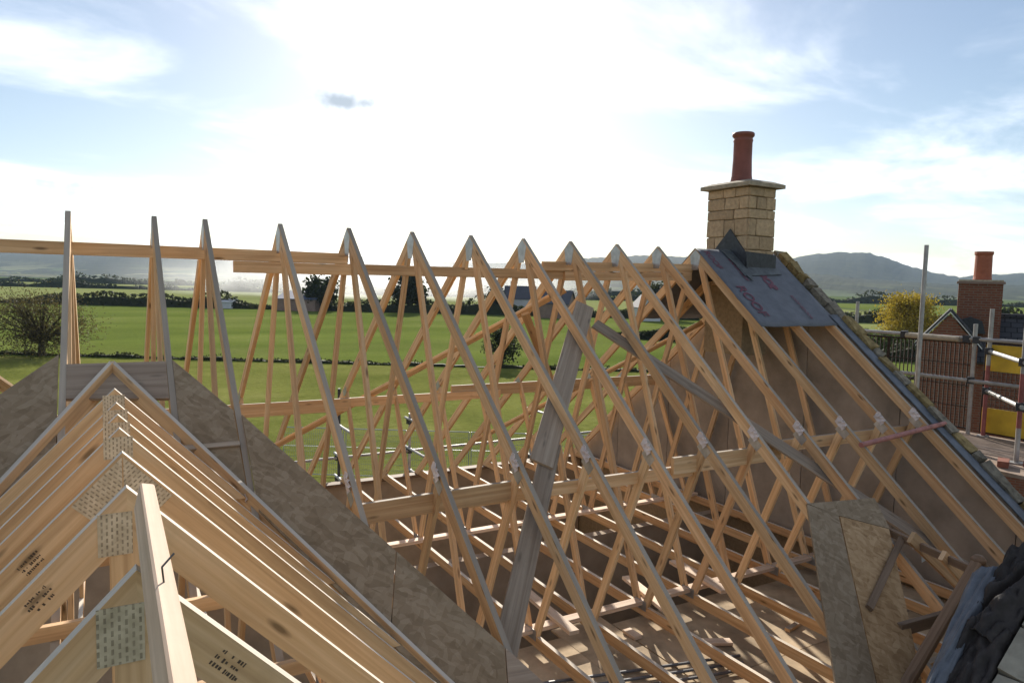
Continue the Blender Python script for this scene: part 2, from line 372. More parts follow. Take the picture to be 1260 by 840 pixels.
sheet('near_field',quad(-120,-30,90,-30,90,66,-120,69),GRASS_N,-8.0)
sheet('middle_field',quad(-260,69.5,75,66.5,75,180,-260,188),GRASS_M,-8.0)
sheet('right_field',quad(75.5,66,260,60,260,180,75.5,180),GRASS_P,-8.0)
sheet('far_pale_field',quad(-420,192,120,184,170,420,-500,420),GRASS_P,-7.99)
sheet('far_green_field',quad(150,230,700,230,900,520,180,480),GRASS_M,-7.99)
sheet('distant_field',quad(-900,520,100,520,140,900,-900,900),GRASS_P,-7.98)

def hill_mat():
    m=Mat('wooded_hill',.95,.05); co=m.coord('Object',(1,1,1),False)
    a=m.noise(co,.006,6,.6); f=m.noise(co,.022,6,.75)
    vo=m.n('ShaderNodeTexVoronoi'); vo.inputs['Scale'].default_value=.0042; m.l(co,vo.inputs[0]); sp=m.n('ShaderNodeSeparateColor'); m.l(vo.outputs['Color'],sp.inputs[0])
    wd=m.ramp(f,[(.3,(.006,.011,.006)),(.7,(.04,.048,.022))]); fl=m.ramp(sp.outputs[0],[(.2,(.07,.10,.035)),(.8,(.17,.17,.085))])
    mr=m.n('ShaderNodeMapRange'); mr.inputs[1].default_value=.5; mr.inputs[2].default_value=.55; m.l(a,mr.inputs[0])
    sx=m.n('ShaderNodeSeparateXYZ'); m.l(m.coord('Object',(1,1,1),False),sx.inputs[0])
    lo=m.n('ShaderNodeMapRange'); lo.inputs[1].default_value=35; lo.inputs[2].default_value=80; lo.inputs[3].default_value=1; lo.inputs[4].default_value=0; m.l(sx.outputs[2],lo.inputs[0])
    c=m.mix(M(m.t,'MULTIPLY',mr.outputs[0],lo.outputs[0]),wd,fl); m.base(c); return m.m
HILL=hill_mat()
def hill(name,prof,D,depth,seed,rough=1.0):
    """ridge with heights (m above ground) over lateral angle; rises gently from the plain to its crest at distance D"""
    rnd=random.Random(seed); ks=[rnd.uniform(0,6.28) for _ in range(24)]
    mb=MB(); nA,nB=620,14
    def h(t):
        for (a,b),(c,d) in zip(prof,prof[1:]):
            if a<=t<=c:
                k=(t-a)/(c-a); k=k*k*(3-2*k)*.5+k*.5; return b+(d-b)*k
        return prof[0][1] if t<prof[0][0] else prof[-1][1]
    for i in range(nA+1):
        t=prof[0][0]+(prof[-1][0]-prof[0][0])*i/nA; H=h(t)
        dv=HA+HR*t
        for j in range(nB+1):
            k=j/nB; sh=math.sin(min(1,k/.72)*math.pi/2)**1.5 if k<.72 else 1-(k-.72)*1.5
            n=sum(math.sin(t*(9+7*q)+ks[q]+k*(3+q))/(1+q) for q in range(12))*.013*H*min(1,k*2)
            tr=(rnd.random()*7*rough if k>.62 else rnd.random()*1.2)
            p=dv*(D-depth*(1-k/.72)); mb.v.append(Vector((p.x,p.y,-8.2+H*sh+n*sh+tr*min(1,k*3))))
    for i in range(nA):
        for j in range(nB):
            a=i*(nB+1)+j; mb.face([a,a+nB+1,a+nB+2,a+1])
    return struct(mb.build(name,HILL))
hk=877.5
def prof(D,pts):    # crest given as (picture column offset / focal, angle above the level)
    return [((x-630)/hk, 8+D*(349+(x-630)*.0231-y)/hk) for x,y in pts]
hill('hills',prof(3600,[(-900,322),(-400,316),(0,312),(150,314),(300,317),(450,318),(560,324),(660,325),(730,318),(800,316),(880,318),(960,322),(985,317),(1005,314),(1030,313.5),(1060,313.5),(1080,318),(1120,331),(1150,338),(1175,342),(1205,340),(1260,336),(1500,328),(2100,320)]),3600,1500,3)
hill('low_hills',prof(2000,[(-900,338),(-300,337),(0,336),(200,341),(420,340),(600,345),(800,346),(1000,338),(1080,346),(1200,352),(1300,351),(2000,350)]),2000,800,5,.6)

# ------------------------------------------------------------------ vegetation
def leaf_mat(name,a,b,c):
    m=Mat(name,.75,.2); n=m.noise(m.coord('Object',(1,1,1),False),1.1,5,.7); oi=m.n('ShaderNodeObjectInfo')
    f=m.noise(m.coord('Object',(1,1,1),False),9,2)
    m.base(m.ramp(M(m.t,'MULTIPLY_ADD',f,.6,M(m.t,'MULTIPLY',n,.45)),[(.3,a),(.52,b),(.72,c)]))
    m.b.inputs['Transmission Weight'].default_value=0
    tr=m.n('ShaderNodeBsdfTranslucent'); tr.inputs[0].default_value=(*b,1); ms=m.n('ShaderNodeMixShader'); ms.inputs[0].default_value=.35
    ou=m.t.nodes['Material Output']; m.l(m.b.outputs[0],ms.inputs[1]); m.l(tr.outputs[0],ms.inputs[2]); m.l(ms.outputs[0],ou.inputs[0])
    return m.m
L_OLIVE=leaf_mat('leaves_olive',(.06,.052,.02),(.105,.088,.034),(.15,.125,.05))
L_YEL=leaf_mat('leaves_yellow',(.20,.15,.015),(.34,.25,.028),(.46,.35,.05))
L_DARK=leaf_mat('leaves_dark',(.016,.022,.010),(.03,.038,.016),(.05,.06,.024))
L_HEDGE=leaf_mat('leaves_hedge',(.02,.025,.011),(.038,.044,.018),(.065,.066,.027))
L_GREEN=leaf_mat('leaves_green',(.04,.06,.014),(.07,.095,.022),(.11,.13,.032))
BARK=plain('bark',(.055,.042,.03),.9,.4,5)
def leaf_quad(mb,p,sz,rnd):
    a=Vector((rnd.gauss(0,1),rnd.gauss(0,1),rnd.gauss(0,1))).normalized(); b=a.cross(Vector((rnd.gauss(0,1),rnd.gauss(0,1),rnd.gauss(0,1)))).normalized()
    sz*=rnd.uniform(.6,1.4); k=len(mb.v); mb.v+= [p-a*sz,p+b*sz*.55,p+a*sz,p-b*sz*.55]; mb.face([k,k+1,k+2,k+3])
def tree(name,label,cat,base,height,spread,mat,seed,n=2600,leaf=.17,trunk=.22,bare=0,clumps=26,low=.15,group=None,lean=0):
    rnd=random.Random(seed); base=Vector(base); t=thing(name,label,cat,base,group)
    br=MB(); tips=[]
    th=height*(.22+.1*rnd.random()); top=base+Vector((lean,0,th))
    br.tube(base-Vector((0,0,.1)),top,trunk,8,trunk*.7)
    for c in range(clumps):
        an=rnd.uniform(0,6.28); rr=spread*math.sqrt(rnd.random())*.85; zz=rnd.uniform(low,1)
        lim=math.sqrt(max(0.05,1-((zz-.5)/.58)**2)); rr*=lim
        p=base+Vector((math.cos(an)*rr+lean,math.sin(an)*rr,height*(.12+.83*zz)))
        tips.append(p)
        m1=top.lerp(p,.5)+Vector((0,0,height*.06)); r1=trunk*.36
        br.tube(top-Vector((0,0,th*.25*rnd.random())),m1,r1,6,r1*.6,False); br.tube(m1,p,r1*.6,5,r1*.2,False)
        for q in range(5):
            e=p+Vector((rnd.gauss(0,1),rnd.gauss(0,1),rnd.gauss(.3,1)))*spread*.22; br.tube(m1.lerp(p,.6),e,r1*.25,4,r1*.08,False)
    br.build('trunk',BARK,t)
    lv=MB()
    for i in range(n):
        p=rnd.choice(tips); s=spread*.23*(1+bare)
        leaf_quad(lv,p+Vector((rnd.gauss(0,s),rnd.gauss(0,s),rnd.gauss(0,s*.75))),leaf,rnd)
    lv.v=[Vector((v.x,v.y,max(v.z,base.z+.02))) for v in lv.v]
    c=lv.build('crown',mat,t); return t
def hedge(label,s0,d0,s1,d1,h,wd,mat,seed,n=2500,leaf=.3,gap=0,var=.8,group=None):
    rnd=random.Random(seed); mb=MB(); a=gp(s0,d0); b=gp(s1,d1); L=(b-a).length; ks=[rnd.uniform(0,6.28) for _ in range(6)]
    pv=Vector((-(b-a).y,(b-a).x,0)).normalized()
    def hh(t): return h*(1-var*.5+var*.5*sum(math.sin(t*L/h*(.35+.4*q)+ks[q])/(1+q*.5) for q in range(5))/1.6)
    for i in range(n):
        t=rnd.random()
        if gap and math.sin(t*L*.21+ks[0])+math.sin(t*L*.083+ks[1])>1.6-gap: continue
        H=hh(t); z=H*rnd.random()**.6; wv=wd*(1-(z/H)**2*.6)
        leaf_quad(mb,a.lerp(b,t)+pv*rnd.uniform(-wv,wv)+Vector((0,0,max(z,leaf*.6))),leaf,rnd)
    # woody core
    k=len(mb.v); m=max(6,int(L/h/1.2))
    for i in range(m+1):
        t=i/m; H=hh(t)*.62
        for sx,z in ((-.6,0),(-.45,H),(.45,H),(.6,0)): mb.v.append(a.lerp(b,t)+pv*sx*wd+Vector((0,0,z-.02)))
    for i in range(m):
        for q in range(3): mb.face([k+i*4+q,k+i*4+q+1,k+i*4+5+q,k+i*4+4+q])
    return tag(mb.build('hedge',mat),label,'hedge',group)
tree('apple_tree','spreading half-bare olive tree in the field at the left edge','tree',gp(-45.6,68.8),5.4,4.3,L_OLIVE,11,n=9500,leaf=.095,trunk=.34,bare=.12,clumps=52,low=.05)
tree('yellow_tree','round yellow autumn tree beside the tall scaffold pole','tree',gp(60.8,110),7.0,4.5,L_YEL,12,n=9000,leaf=.2,trunk=.25,clumps=40,low=.02)
tree('round_bush','dark round bush standing alone in the middle of the field','bush',gp(-.9,69),3.6,1.75,L_DARK,13,n=2200,leaf=.14,trunk=.12,clumps=26,low=.02)
DT='tall dark trees in the line beyond the field'
tree('dark_tree','tall dark evergreen directly behind the second gap right of the double ridge plank','tree',gp(-27,184),10.5,4.6,L_DARK,14,n=2200,leaf=.5,clumps=30,group=DT)
tree('dark_tree','broad dark tree beside the low blue-roofed barn','tree',gp(-49,182),8.5,4.2,L_DARK,15,n=1700,leaf=.5,clumps=26,group=DT)
tree('dark_tree','narrow dark tree left of the grey house','tree',gp(-4,188),7.0,2.6,L_DARK,16,n=1300,leaf=.45,clumps=20,group=DT)
tree('dark_tree','dark tree rising behind the white gabled house','tree',gp(37,176),8.5,4.6,L_HEDGE,17,n=1500,leaf=.5,clumps=24,group=DT)
tree('olive_tree','yellowing tree right of the dark hedge, seen through the far trusses','tree',gp(38,128),5.2,3.8,L_YEL,18,n=1500,leaf=.32,clumps=22,low=.02)
tree('dark_tree','dark tree beside the brick chimney of the neighbour house','tree',gp(80,120),7.6,3.2,L_DARK,19,n=1500,leaf=.34,clumps=22,group=DT)
tree('green_tree','pale green bushy tree right of the brick chimney','tree',gp(88,106),5.0,4.6,L_GREEN,20,n=1700,leaf=.3,clumps=26,low=.02)
hedge('tall dark hedge along the far edge of the bright green field',-190,190,62,181,4.3,2.4,L_HEDGE,31,n=6000,leaf=.55)
hedge('low broken line of scrub across the middle of the field',-70,70,47,66,.55,.5,L_HEDGE,32,n=4200,leaf=.13,gap=.5)
hedge('dark hedge beyond the pale field',-420,410,150,400,5.5,3,L_DARK,33,n=5000,leaf=.8,gap=.2)
hedge('distant dark wood edge below the hills',-800,640,200,600,9,5,L_DARK,34,n=4500,leaf=1.4,gap=.25)
hedge('short dark hedge behind the far trusses',17,112,40,96,3.6,1.6,L_DARK,35,n=3000,leaf=.3)
hedge('mixed green hedge below the yellow tree',44,84,78,80,2.2,1.2,L_HEDGE,36,n=3000,leaf=.2)
hedge('bushy hedge left of the yellow tree',44,95,72,105,4.0,2,L_GREEN,37,n=2600,leaf=.32)
hedge('long dark hedge between the right-hand fields',60,190,330,178,5.0,3,L_HEDGE,38,n=3600,leaf=.6)
hedge('far dark tree belt under the wooded hill',120,520,900,440,8.5,5,L_HEDGE,39,n=4200,leaf=1.1)
hedge('middle green hedge right of the yellow tree',52,140,120,128,3.2,2,L_GREEN,40,n=2200,leaf=.4)

# ------------------------------------------------------------------ far houses
FARW=plain('far_white_wall',(.55,.55,.56),.9,.1,1); FARB=plain('far_brick_wall',(.22,.15,.12),.9,.15,1); FARR=plain('far_roof',(.075,.075,.09),.8,.15,1); FARBL=plain('far_blue_roof',(.10,.12,.19),.7,.15,1); GLASS=plain('dark_window',(.02,.025,.03),.15,.2,1,.5)
def house(name,label,s,d,wd,dp,hw,hr,wall,rooff,rz,chim=False,group=None):
    c=gp(s,d); t=thing(name,label,'house' if name!='barn' else 'barn',c,group); m=Matrix.Rotation(rz,3,'Z')
    q=lambda x,y,z: c+m@Vector((x,y,z))
    mb=MB(); mb.poly_prism([q(-wd/2,0,0),q(wd/2,0,0),q(wd/2,0,hw),q(0,0,hr),q(-wd/2,0,hw)],m@Vector((0,1,0)),dp); mb.build('wall',wall,t)
    rm=MB(); e=.35
    for sx in (-1,1):
        sl=(hr-hw)/(wd/2)
        a=[q(sx*(wd/2+e),-dp/2-e,hw-sl*e+.06),q(sx*(wd/2+e),dp/2+e,hw-sl*e+.06),q(0,dp/2+e,hr+.06),q(0,-dp/2-e,hr+.06)]
        rm.poly_prism(a,m@Vector((sx*sl,0,1)),.14)
    rf=rm.build('roof',rooff,t)
    for wx,wz in ((-.22,.55),(.22,.55),(-.22,.2),(.22,.2)):
        wb=MB(); wb.box(q(wx*wd,-dp/2-.02,hw*wz+.6),1.0,.06,1.1,rz); wb.build('window',GLASS,t)
    if chim: cb=MB(); cb.box(q(0,dp*.3,hr+.5),.7,.7,1.6,rz); cb.build('chimney',FARB,t)
    return t
house('white_house','small white gabled house beyond the dark hedge, between the far trusses',32,172,5.0,8,3.4,6.0,FARW,FARR,-YAW+.1)
house('grey_house','grey house with a dark roof at the far edge of the field',10.5,176,9.5,8,3.6,6.6,FARB,FARR,-YAW+1.3,True)
house('dark_roofed_house','dark roofed house behind the fourth full truss gap',2.0,196,7.5,8,4.2,7.4,FARW,FARR,-YAW+1.5,True)
house('barn','low blue-roofed barn behind the hedge on the left',-54,186,14,10,3.0,4.8,FARB,FARBL,-YAW+1.5)
house('barn','pale low shed in the hedge left of the double ridge plank',-74,186,4.5,3.5,1.7,2.4,FARW,FARW,-YAW+1.5)

# ------------------------------------------------------------------ main roof trusses
def web2(mb,y0,z0,y1,z1,x,wd,th):
    a=Vector((x,y0,z0)); b=Vector((x,y1,z1)); dv=(b-a).normalized(); nv=Vector((0,-dv.z,dv.y))
    mb.poly_prism([a-nv*wd/2,b-nv*wd/2,b+nv*wd/2,a+nv*wd/2],(1,0,0),th,uax=dv)
def plate(name_parent,c,w,h,uax,n,mat=PLATE,name='nail_plate',th=.0016):
    c=Vector(c); u=Vector(uax).normalized(); n=Vector(n).normalized(); v=n.cross(u)
    mb=MB(); mb.poly_prism([c-u*w/2-v*h/2,c+u*w/2-v*h/2,c+u*w/2+v*h/2,c-u*w/2+v*h/2],n,th,uax=u); return mb.build(name,mat,name_parent)
HS=4.35; RD=.097
def main_truss(x,label,tagged=True):
    t=thing('roof_truss',label,'roof truss',(x,Y0,ZB),'main roof trusses in a row')
    vd=RD/CP; th=.036
    for s in (-1,1):
        mb=MB(); e=Y0+s*HS
        p=[(x,Y0,Z0),(x,e,Z0-T*HS),(x,e,Z0-T*HS-vd),(x,Y0,Z0-vd)]
        mb.poly_prism(p,(1,0,0),th,uax=(0,s*CP,-SP),top=(0,s*SP,CP)); mb.build('rafter',PINE,t)
    hy=(Z0-vd-ZB)/T; hy2=(Z0-vd-ZB+RD)/T
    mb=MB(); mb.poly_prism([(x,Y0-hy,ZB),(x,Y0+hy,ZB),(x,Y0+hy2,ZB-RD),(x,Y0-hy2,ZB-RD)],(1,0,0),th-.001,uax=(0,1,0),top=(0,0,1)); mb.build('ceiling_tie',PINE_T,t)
    for s,bo in ((-1,NB),(1,FB)):
        mb=MB(); web2(mb,Y0+s*.06,Z0-vd+.0,Y0+s*(bo-.05),ZB-.02,x,.072,th-.003); mb.build('web',PINE,t)
        mb=MB(); zc=Z0-T*MID-vd; web2(mb,Y0+s*(MID-.02),zc+.03,Y0+s*(bo+.05),ZB-.02,x,.072,th-.005); mb.build('web',PINE,t)
    xf=x-th/2-.0009
    # apex plate (kite shaped), node plates, mid plates on the face towards the viewer
    mb=MB(); mb.poly_prism([(xf,Y0,Z0-.012),(xf,Y0+.085,Z0-.012-.085*T),(xf,Y0+.05,Z0-.25),(xf,Y0-.05,Z0-.25),(xf,Y0-.085,Z0-.012-.085*T)],(1,0,0),.0018,uax=(0,0,1)); mb.build('nail_plate',PLATE if False else GALV,t)
    for s,bo in ((-1,NB),(1,FB)):
        plate(t,(xf,Y0+s*bo,ZB-.0),.16,.09,(0,1,0),(1,0,0),GALV)
        plate(t,(xf-.0004,Y0+s*MID,Z0-T*MID-.09),.13,.085,(0,s*CP,-SP),(1,0,0),GALV)
    if tagged:   # crumpled pinkish-white piece at the joint
        rnd=random.Random(int(x*100)); mb=MB(); c=roof(x,Y0-MID,0); pts=[]
        for i in range(6):
            for j in range(4):
                u=(i/5-.5)*.11; v=(j/3-.62)*.08
                p=c+Vector((0,-CP,-SP))*u+NN*v; pts.append(Vector((xf-.006-rnd.random()*.022,p.y+rnd.uniform(-.008,.008),p.z+rnd.uniform(-.008,.008))))
        for j in range(4):
            for i in range(0): pass
        mb.v=pts
        for i in range(5):
            for j in range(3): a=i*4+j; mb.face([a,a+1,a+5,a+4])
        o=mb.build('pale_piece',WHITEP,t); so_=o.modifiers.new('thickness','SOLIDIFY'); so_.thickness=.003
    return t
LAB={-2.58:'main truss seen edge-on at the left end of the grey valley plank',
-1.58:'main truss rising from the right end of the grey valley plank',
-1:'main truss crossing the dark valley board, first one right of the grey valley plank',
0:'main truss carrying the left end of the doubled ridge plank',
1:'main truss at the right end of the doubled ridge plank',
2:'main truss with the tall dark evergreen showing through its peak',
3:'sixth main truss from the chimney end, its foot behind the grey leaning board',
4:'main truss whose peak stands just left of the stepped right-hand ridge plank',
5:'main truss crossed near its peak by the top of the grey leaning board',
6:'main truss crossed by the upper half of the long grey diagonal board',
7:'second bare main truss left of the membrane-covered bay',
8:'main truss along the left edge of the blue-grey roofing membrane',
9:'main truss half under the roofing membrane, second from the stone verge',
10:'main truss nearest the stone verge, just inside the dark spandrel board'}
proto=main_truss(X0,LAB[0])
for i,lab in LAB.items():
    if i==0: continue
    x={-1.58:.372,-2.58:-.212}.get(i,X0+SPX*i)
    copy_thing(proto,(x-X0,0,0),lab)

# planks along the roof: binders and ridge planks (each a loose plank)
def plank(label,p0,p1,w,d,mat=PINE,up=(0,0,1),name='plank',cat='plank',align='mid',group=None,c=.003):
    mb=MB(); mb.bar(p0,p1,w,d,up,c,align); return tag(mb.build(name,mat),label,cat,group)
yr=Y0+.07
plank('ridge plank running off the left edge, through the three leftmost truss peaks',(-.78,yr,.19),(1.93,yr,.19),.036,.097,name='ridge_plank')
plank('lower ridge plank fixed under the first, with its square left end showing',(.965,yr+.001,.0915),(1.98,yr+.001,.0915),.036,.097,name='ridge_plank')
plank('middle ridge plank between the doubled length and the stepped length',(1.85,yr+.038,.098),(4.55,yr+.038,.112),.036,.097,name='ridge_plank')
plank('right ridge plank with a stepped left end, running to the chimney bay',(4.02,yr,.195),(6.12,yr,.235),.036,.097,name='ridge_plank')
plank('short lower ridge plank under the stepped end, near the chimney bay',(4.3,yr+.001,.097),(6.12,yr+.001,.137),.036,.097,name='ridge_plank')
yb=Y0-MID+.115
plank('near side plank under the valley boards, seen through the front gable trusses',(-2.314,yb,-1.494),(0.442,yb,-1.515),.036,.13,name='binder_plank')
plank('wide near side plank across the trusses left of the grey leaning board',(0.947,yb-.02,-1.499),(2.546,yb-.02,-1.473),.036,.135,name='binder_plank')
plank('near side plank crossing behind the grey leaning board',(2.209,yb+.02,-1.520),(4.366,yb+.02,-1.536),.036,.097,name='binder_plank')
plank('wide near side plank with a square left end below the long grey diagonal board',(4.061,yb-.02,-1.468),(5.365,yb-.02,-1.473),.036,.145,name='binder_plank')
plank('near side plank reaching the stone verge below the felt',(5.207,yb+.02,-1.431),(7.42,yb+.02,-1.452),.036,.11,name='binder_plank')
yf=Y0+MID-.12
plank('reddish far side plank on the left, with green field above and below',(-1.0,yf,-1.46),(2.55,yf,-1.47),.036,.15,name='binder_plank')
plank('reddish far side plank stepped up at its right, behind the middle trusses',(2.45,yf+.037,-1.45),(4.6,yf+.037,-1.46),.036,.105,name='binder_plank')
plank('far side plank with a square left step, behind the grey leaning board',(3.9,yf+.075,-1.40),(7.4,yf+.075,-1.41),.036,.15,name='binder_plank')
plank('sunlit plank laid flat along the near ceiling ties',(2.3,4.98,ZB+.019),(7.35,4.98,ZB+.019),.097,.036,PALEW,name='tie_plank')
plank('sunlit plank laid flat along the far ceiling ties',(1.2,7.36,ZB+.019),(7.35,7.36,ZB+.019),.097,.036,PALEW,name='tie_plank')
plank('short sunlit plank crossing the near tie plank beside the grey leaning board',(3.38,4.7,ZB+.056),(3.44,5.75,ZB+.056),.097,.035,PALEW,name='tie_plank')
plank('short pale plank lying across the near ties, right of centre',(4.36,4.62,ZB+.056),(4.5,5.4,ZB+.056),.097,.035,PALEW,name='tie_plank')
plank('pale offcut across the near tie plank under the fifth full truss',(5.15,4.7,ZB+.056),(5.22,5.5,ZB+.056),.12,.035,PALEW,name='tie_plank')
# diagonal braces on the far slope
def on(n,p,h): return Vector(p)+n*h
def rb(x,y): return Vector((x,y,Z0-T*abs(Y0-y)))
plank('long orange diagonal brace across the far slope, rising to the right',on(NF,rb(1.75,9.4),-.125),on(NF,rb(4.55,6.8),-.125),.097,.036,PINE,up=NF,name='diagonal_brace',cat='brace')
plank('orange diagonal brace falling to the right from the middle of the far slope',on(NF,rb(4.2,7.1),-.165),on(NF,rb(6.3,9.25),-.165),.097,.036,PINE,up=NF,name='diagonal_brace',cat='brace')
plank('orange brace end at the far left edge behind the valley boards',on(NF,rb(-1.0,7.71),-.10),on(NF,rb(-.19,8.85),-.13),.12,.036,PINE,up=NF,name='diagonal_brace',cat='brace')
plank('diagonal brace low on the far slope beside the spandrel board',on(NF,rb(4.9,9.6),-.125),on(NF,rb(7.2,7.3),-.125),.097,.036,PINE,up=NF,name='diagonal_brace',cat='brace')
# grey boards under the near slope
plank('wide grey board leaning steeply across the middle trusses',on(NN,rb(4.1,5.62),-.12),on(NN,rb(2.78,4.27),-.12),.185,.022,GREYW,up=NN,name='grey_board',cat='board')
plank('lower grey board continuing the steep leaning board down to the ties',on(NN,rb(2.98,4.42),-.145),on(NN,rb(1.93,3.28),-.145),.15,.022,GREYW,up=NN,name='grey_board',cat='board')
plank('long grey diagonal board falling right from the middle to the dark plastic',on(NN,rb(4.08,5.42),-.125),on(NN,rb(6.35,3.05),-.125),.15,.022,GREYW,up=NN,name='grey_board',cat='board')

# ------------------------------------------------------------------ front gable trusses
XF,ZF,PF=.0508,-.5882,.80
TF=math.tan(PF); CF=math.cos(PF); SF=math.sin(PF)
GT='trusses of the front gable roof'
def gable_truss(y,label,kind,post=True):
    zb=max(ZB,Z0-T*(Y0-y)) if y>2.35 else ZB
    if zb<ZB+.02: zb=ZB
    t=thing('gable_truss',label,'roof truss',(XF,y,zb),GT); vd=RD/CF; th=.036
    run=(ZF-zb)/TF
    if zb>ZB: run-=.02
    for s in (-1,1):
        mb=MB(); e=XF+s*run; ze=ZF-TF*run
        p=[(XF,y,ZF),(e,y,ze),(e-s*min(run*.5,vd/TF) if zb>ZB else e,y,ze if zb>ZB else ze-vd),(XF,y,ZF-vd)]
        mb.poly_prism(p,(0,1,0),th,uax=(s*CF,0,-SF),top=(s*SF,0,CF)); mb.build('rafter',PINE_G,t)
    if zb>ZB:
        if run>.5:
            i=run-vd/TF-.08
            mb=MB(); mb.poly_prism([(XF-i-.06,y,zb+.0),(XF+i+.06,y,zb+.0),(XF+i-.0,y,zb+.07),(XF-i+.0,y,zb+.07)],(0,1,0),th-.002,uax=(1,0,0)); mb.build('bottom_tie',PINE,t)
    else:
        i=(ZF-vd-ZB)/TF; mb=MB(); mb.poly_prism([(XF-i,y,ZB),(XF+i,y,ZB),(XF+i+.09,y,ZB-RD),(XF-i-.09,y,ZB-RD)],(0,1,0),th-.001,uax=(1,0,0)); mb.build('bottom_tie',PINE,t)
        for s in (-1,1):
            mb=MB(); a=Vector((XF+s*1.15,y,ZF-TF*1.15-vd+.03)); b=Vector((XF+s*.75,y,ZB-.02)); dv=(b-a).normalized(); nv=Vector((-dv.z,0,dv.x)); mb.poly_prism([a-nv*.036,b-nv*.036,b+nv*.036,a+nv*.036],(0,1,0),th-.004,uax=dv); mb.build('web',PINE,t)
    if post and ZF-zb>.5:
        z1=zb+(.05 if zb>ZB else -.01)
        mb=MB(); mb.poly_prism([(XF-.042,y,z1),(XF+.042,y,z1),(XF+.042,y,ZF-vd+.03),(XF-.042,y,ZF-vd+.03)],(0,1,0),th-.003,uax=(0,0,1)); mb.build('king_post',PINE_G,t)
    yf_=y-th/2-.0009
    if kind in('f','r') :
        plate(t,(XF-.005,yf_,ZF-.075),.10,.085,(1,0,0),(0,-1,0))
    if kind=='a':
        for s in (-1,1):
            L=.21; c=Vector((XF+s*.085,yf_,ZF-.085*TF-RD/CF*.5)); u=Vector((s*CF,0,-SF)); v=Vector((s*SF,0,CF))
            p=[Vector((XF+s*.002,yf_,ZF-.013-.002)),Vector((XF+s*(.002+L*CF),yf_,ZF-.013-L*SF)),Vector((XF+s*(.002+L*CF),yf_,ZF-.013-L*SF))-v*.082,Vector((XF+s*.002,yf_,ZF-.013-.082/CF))]
            mb=MB(); mb.poly_prism(p,(0,1,0),.0018,uax=u); mb.build('nail_plate',PLATE,t)
    if kind in('b','c'):
        plate(t,(XF-.03,yf_,ZF-.128),.085,.12,(1,0,0),(0,-1,0))
        plate(t,(XF-.03,yf_-.0003,ZF-.40),.09,.14,(1,0,0),(0,-1,0))
    # stamped grade marks (illegible in the photograph): short inked strokes
    if kind in('a','b','c'):
        rnd=random.Random(int(y*77))
        for s,dist in (((-1,.26),) if kind=='a' else ((-1,.21),) if kind=='b' else ((1,.17),)):
            o_=Vector((XF+s*dist,yf_+.0002,ZF-TF*dist-.064*1.0)); u=Vector((CF,0,-s*SF)) ; v=Vector((s*SF,0,CF)) if s>0 else Vector((-SF,0,CF))
            mb=MB()
            for row in range(3):
                x_=-.035
                while x_<.035:
                    ww=rnd.uniform(.002,.006); hh=rnd.uniform(.004,.010)
                    if rnd.random()<.75:
                        cc=o_+u*(x_+ww/2)+v*((row-1)*.016); mb.poly_prism([cc-u*ww/2-v*hh/2,cc+u*ww/2-v*hh/2,cc+u*ww/2+v*hh/2,cc-u*ww/2+v*hh/2],(0,1,0),.0008)
                    x_+=ww+rnd.uniform(.0015,.004)
            st=mb.build('ink_stamp',INK,t); st['kind']='stuff'
    return t
for y,lab,k in ((4.21,'second front gable truss from the valley plank, in the shade with a bluish nail plate','f'),
 (3.74,'third front gable truss from the valley plank','f'),
 (3.42,'fourth front gable truss from the valley plank, thin sunlit edge on its right rafter','f'),
 (3.11,'fifth front gable truss from the valley plank, tall nail plate just below its peak','r'),
 (2.68,'front gable truss with broad nail plates slanting down its left rafter','a'),
 (2.23,'front gable truss under the far end of the pale ridge stick','b'),
 (1.59,'front gable truss nearest the viewer, its peak hidden under the pale ridge stick','c'),
 (.62,'front gable truss just below the bottom edge of the view','c')):
    if y>1: gable_truss(y,lab,k)
st=plank('pale rough length of timber lying along the front gable ridge, with a bent nail',(.064,.55,ZF+.004),(.076,1.96,ZF+.003),.034,.070,PALEW,up=(.22,0,1),name='ridge_stick',cat='timber',align='bottom',c=.004)
mb=MB(); mb.tube((.084,1.30,-.535),(.080,1.305,-.490),.0018,6); mb.tube((.080,1.305,-.490),(.100,1.32,-.475),.0018,6); tag(mb.build('bent_nail',plain('steel_nail',(.12,.11,.10),.4,.2,9,.5,.8)),'bent steel nail sticking out of the pale ridge stick','nail')

# ------------------------------------------------------------------ valley boards on the near slope
def board(label,pts,h,th,mat,name='valley_board',cat='board',rot=.75):
    P=[rb(x,y)+NN*h for x,y in pts]; mb=MB(); mb.poly_prism(P,NN,th,uax=Vector((math.cos(rot),-CP*math.sin(rot),-SP*math.sin(rot)))); return tag(mb.build(name,mat),label,cat)
vy=lambda x,off=0:(Z0-ZF-0+ -Z0+ZF - TF*(abs(x-XF)-off) - Z0)/T+Y0 if False else Y0-(Z0-(ZF-TF*max(0,abs(x-XF)-off)))/T
board('smooth grey plank fixed between the two leftmost trusses above the front gable peak',[(-.19,5.075),(.352,5.075),(.352,4.83),(-.19,4.86)],-.006,.022,GREYW,rot=0,name='valley_plank')
board('weathered strand board left of the valley plank, running off the left edge',[(-.232,5.14),(-.232,vy(-.232)-.12),(-1.3,vy(-1.3)-.12),(-1.75,vy(-1.75)-.12),(-1.95,3.72),(-1.15,4.36)],-.004,.015,OSB_W,rot=2.3)
board('upper weathered strand board on the right valley, just right of the grey plank',[(.392,5.085),(.71,4.73),(.71,vy(.71)-.02),(.392,vy(.392)-.02)],-.004,.015,OSB_W)
board('middle weathered strand board on the right valley',[(.752,4.69),(1.46,3.84),(1.28,vy(1.28)-.06),(.752,vy(.752)-.02)],.0115,.015,OSB_W)
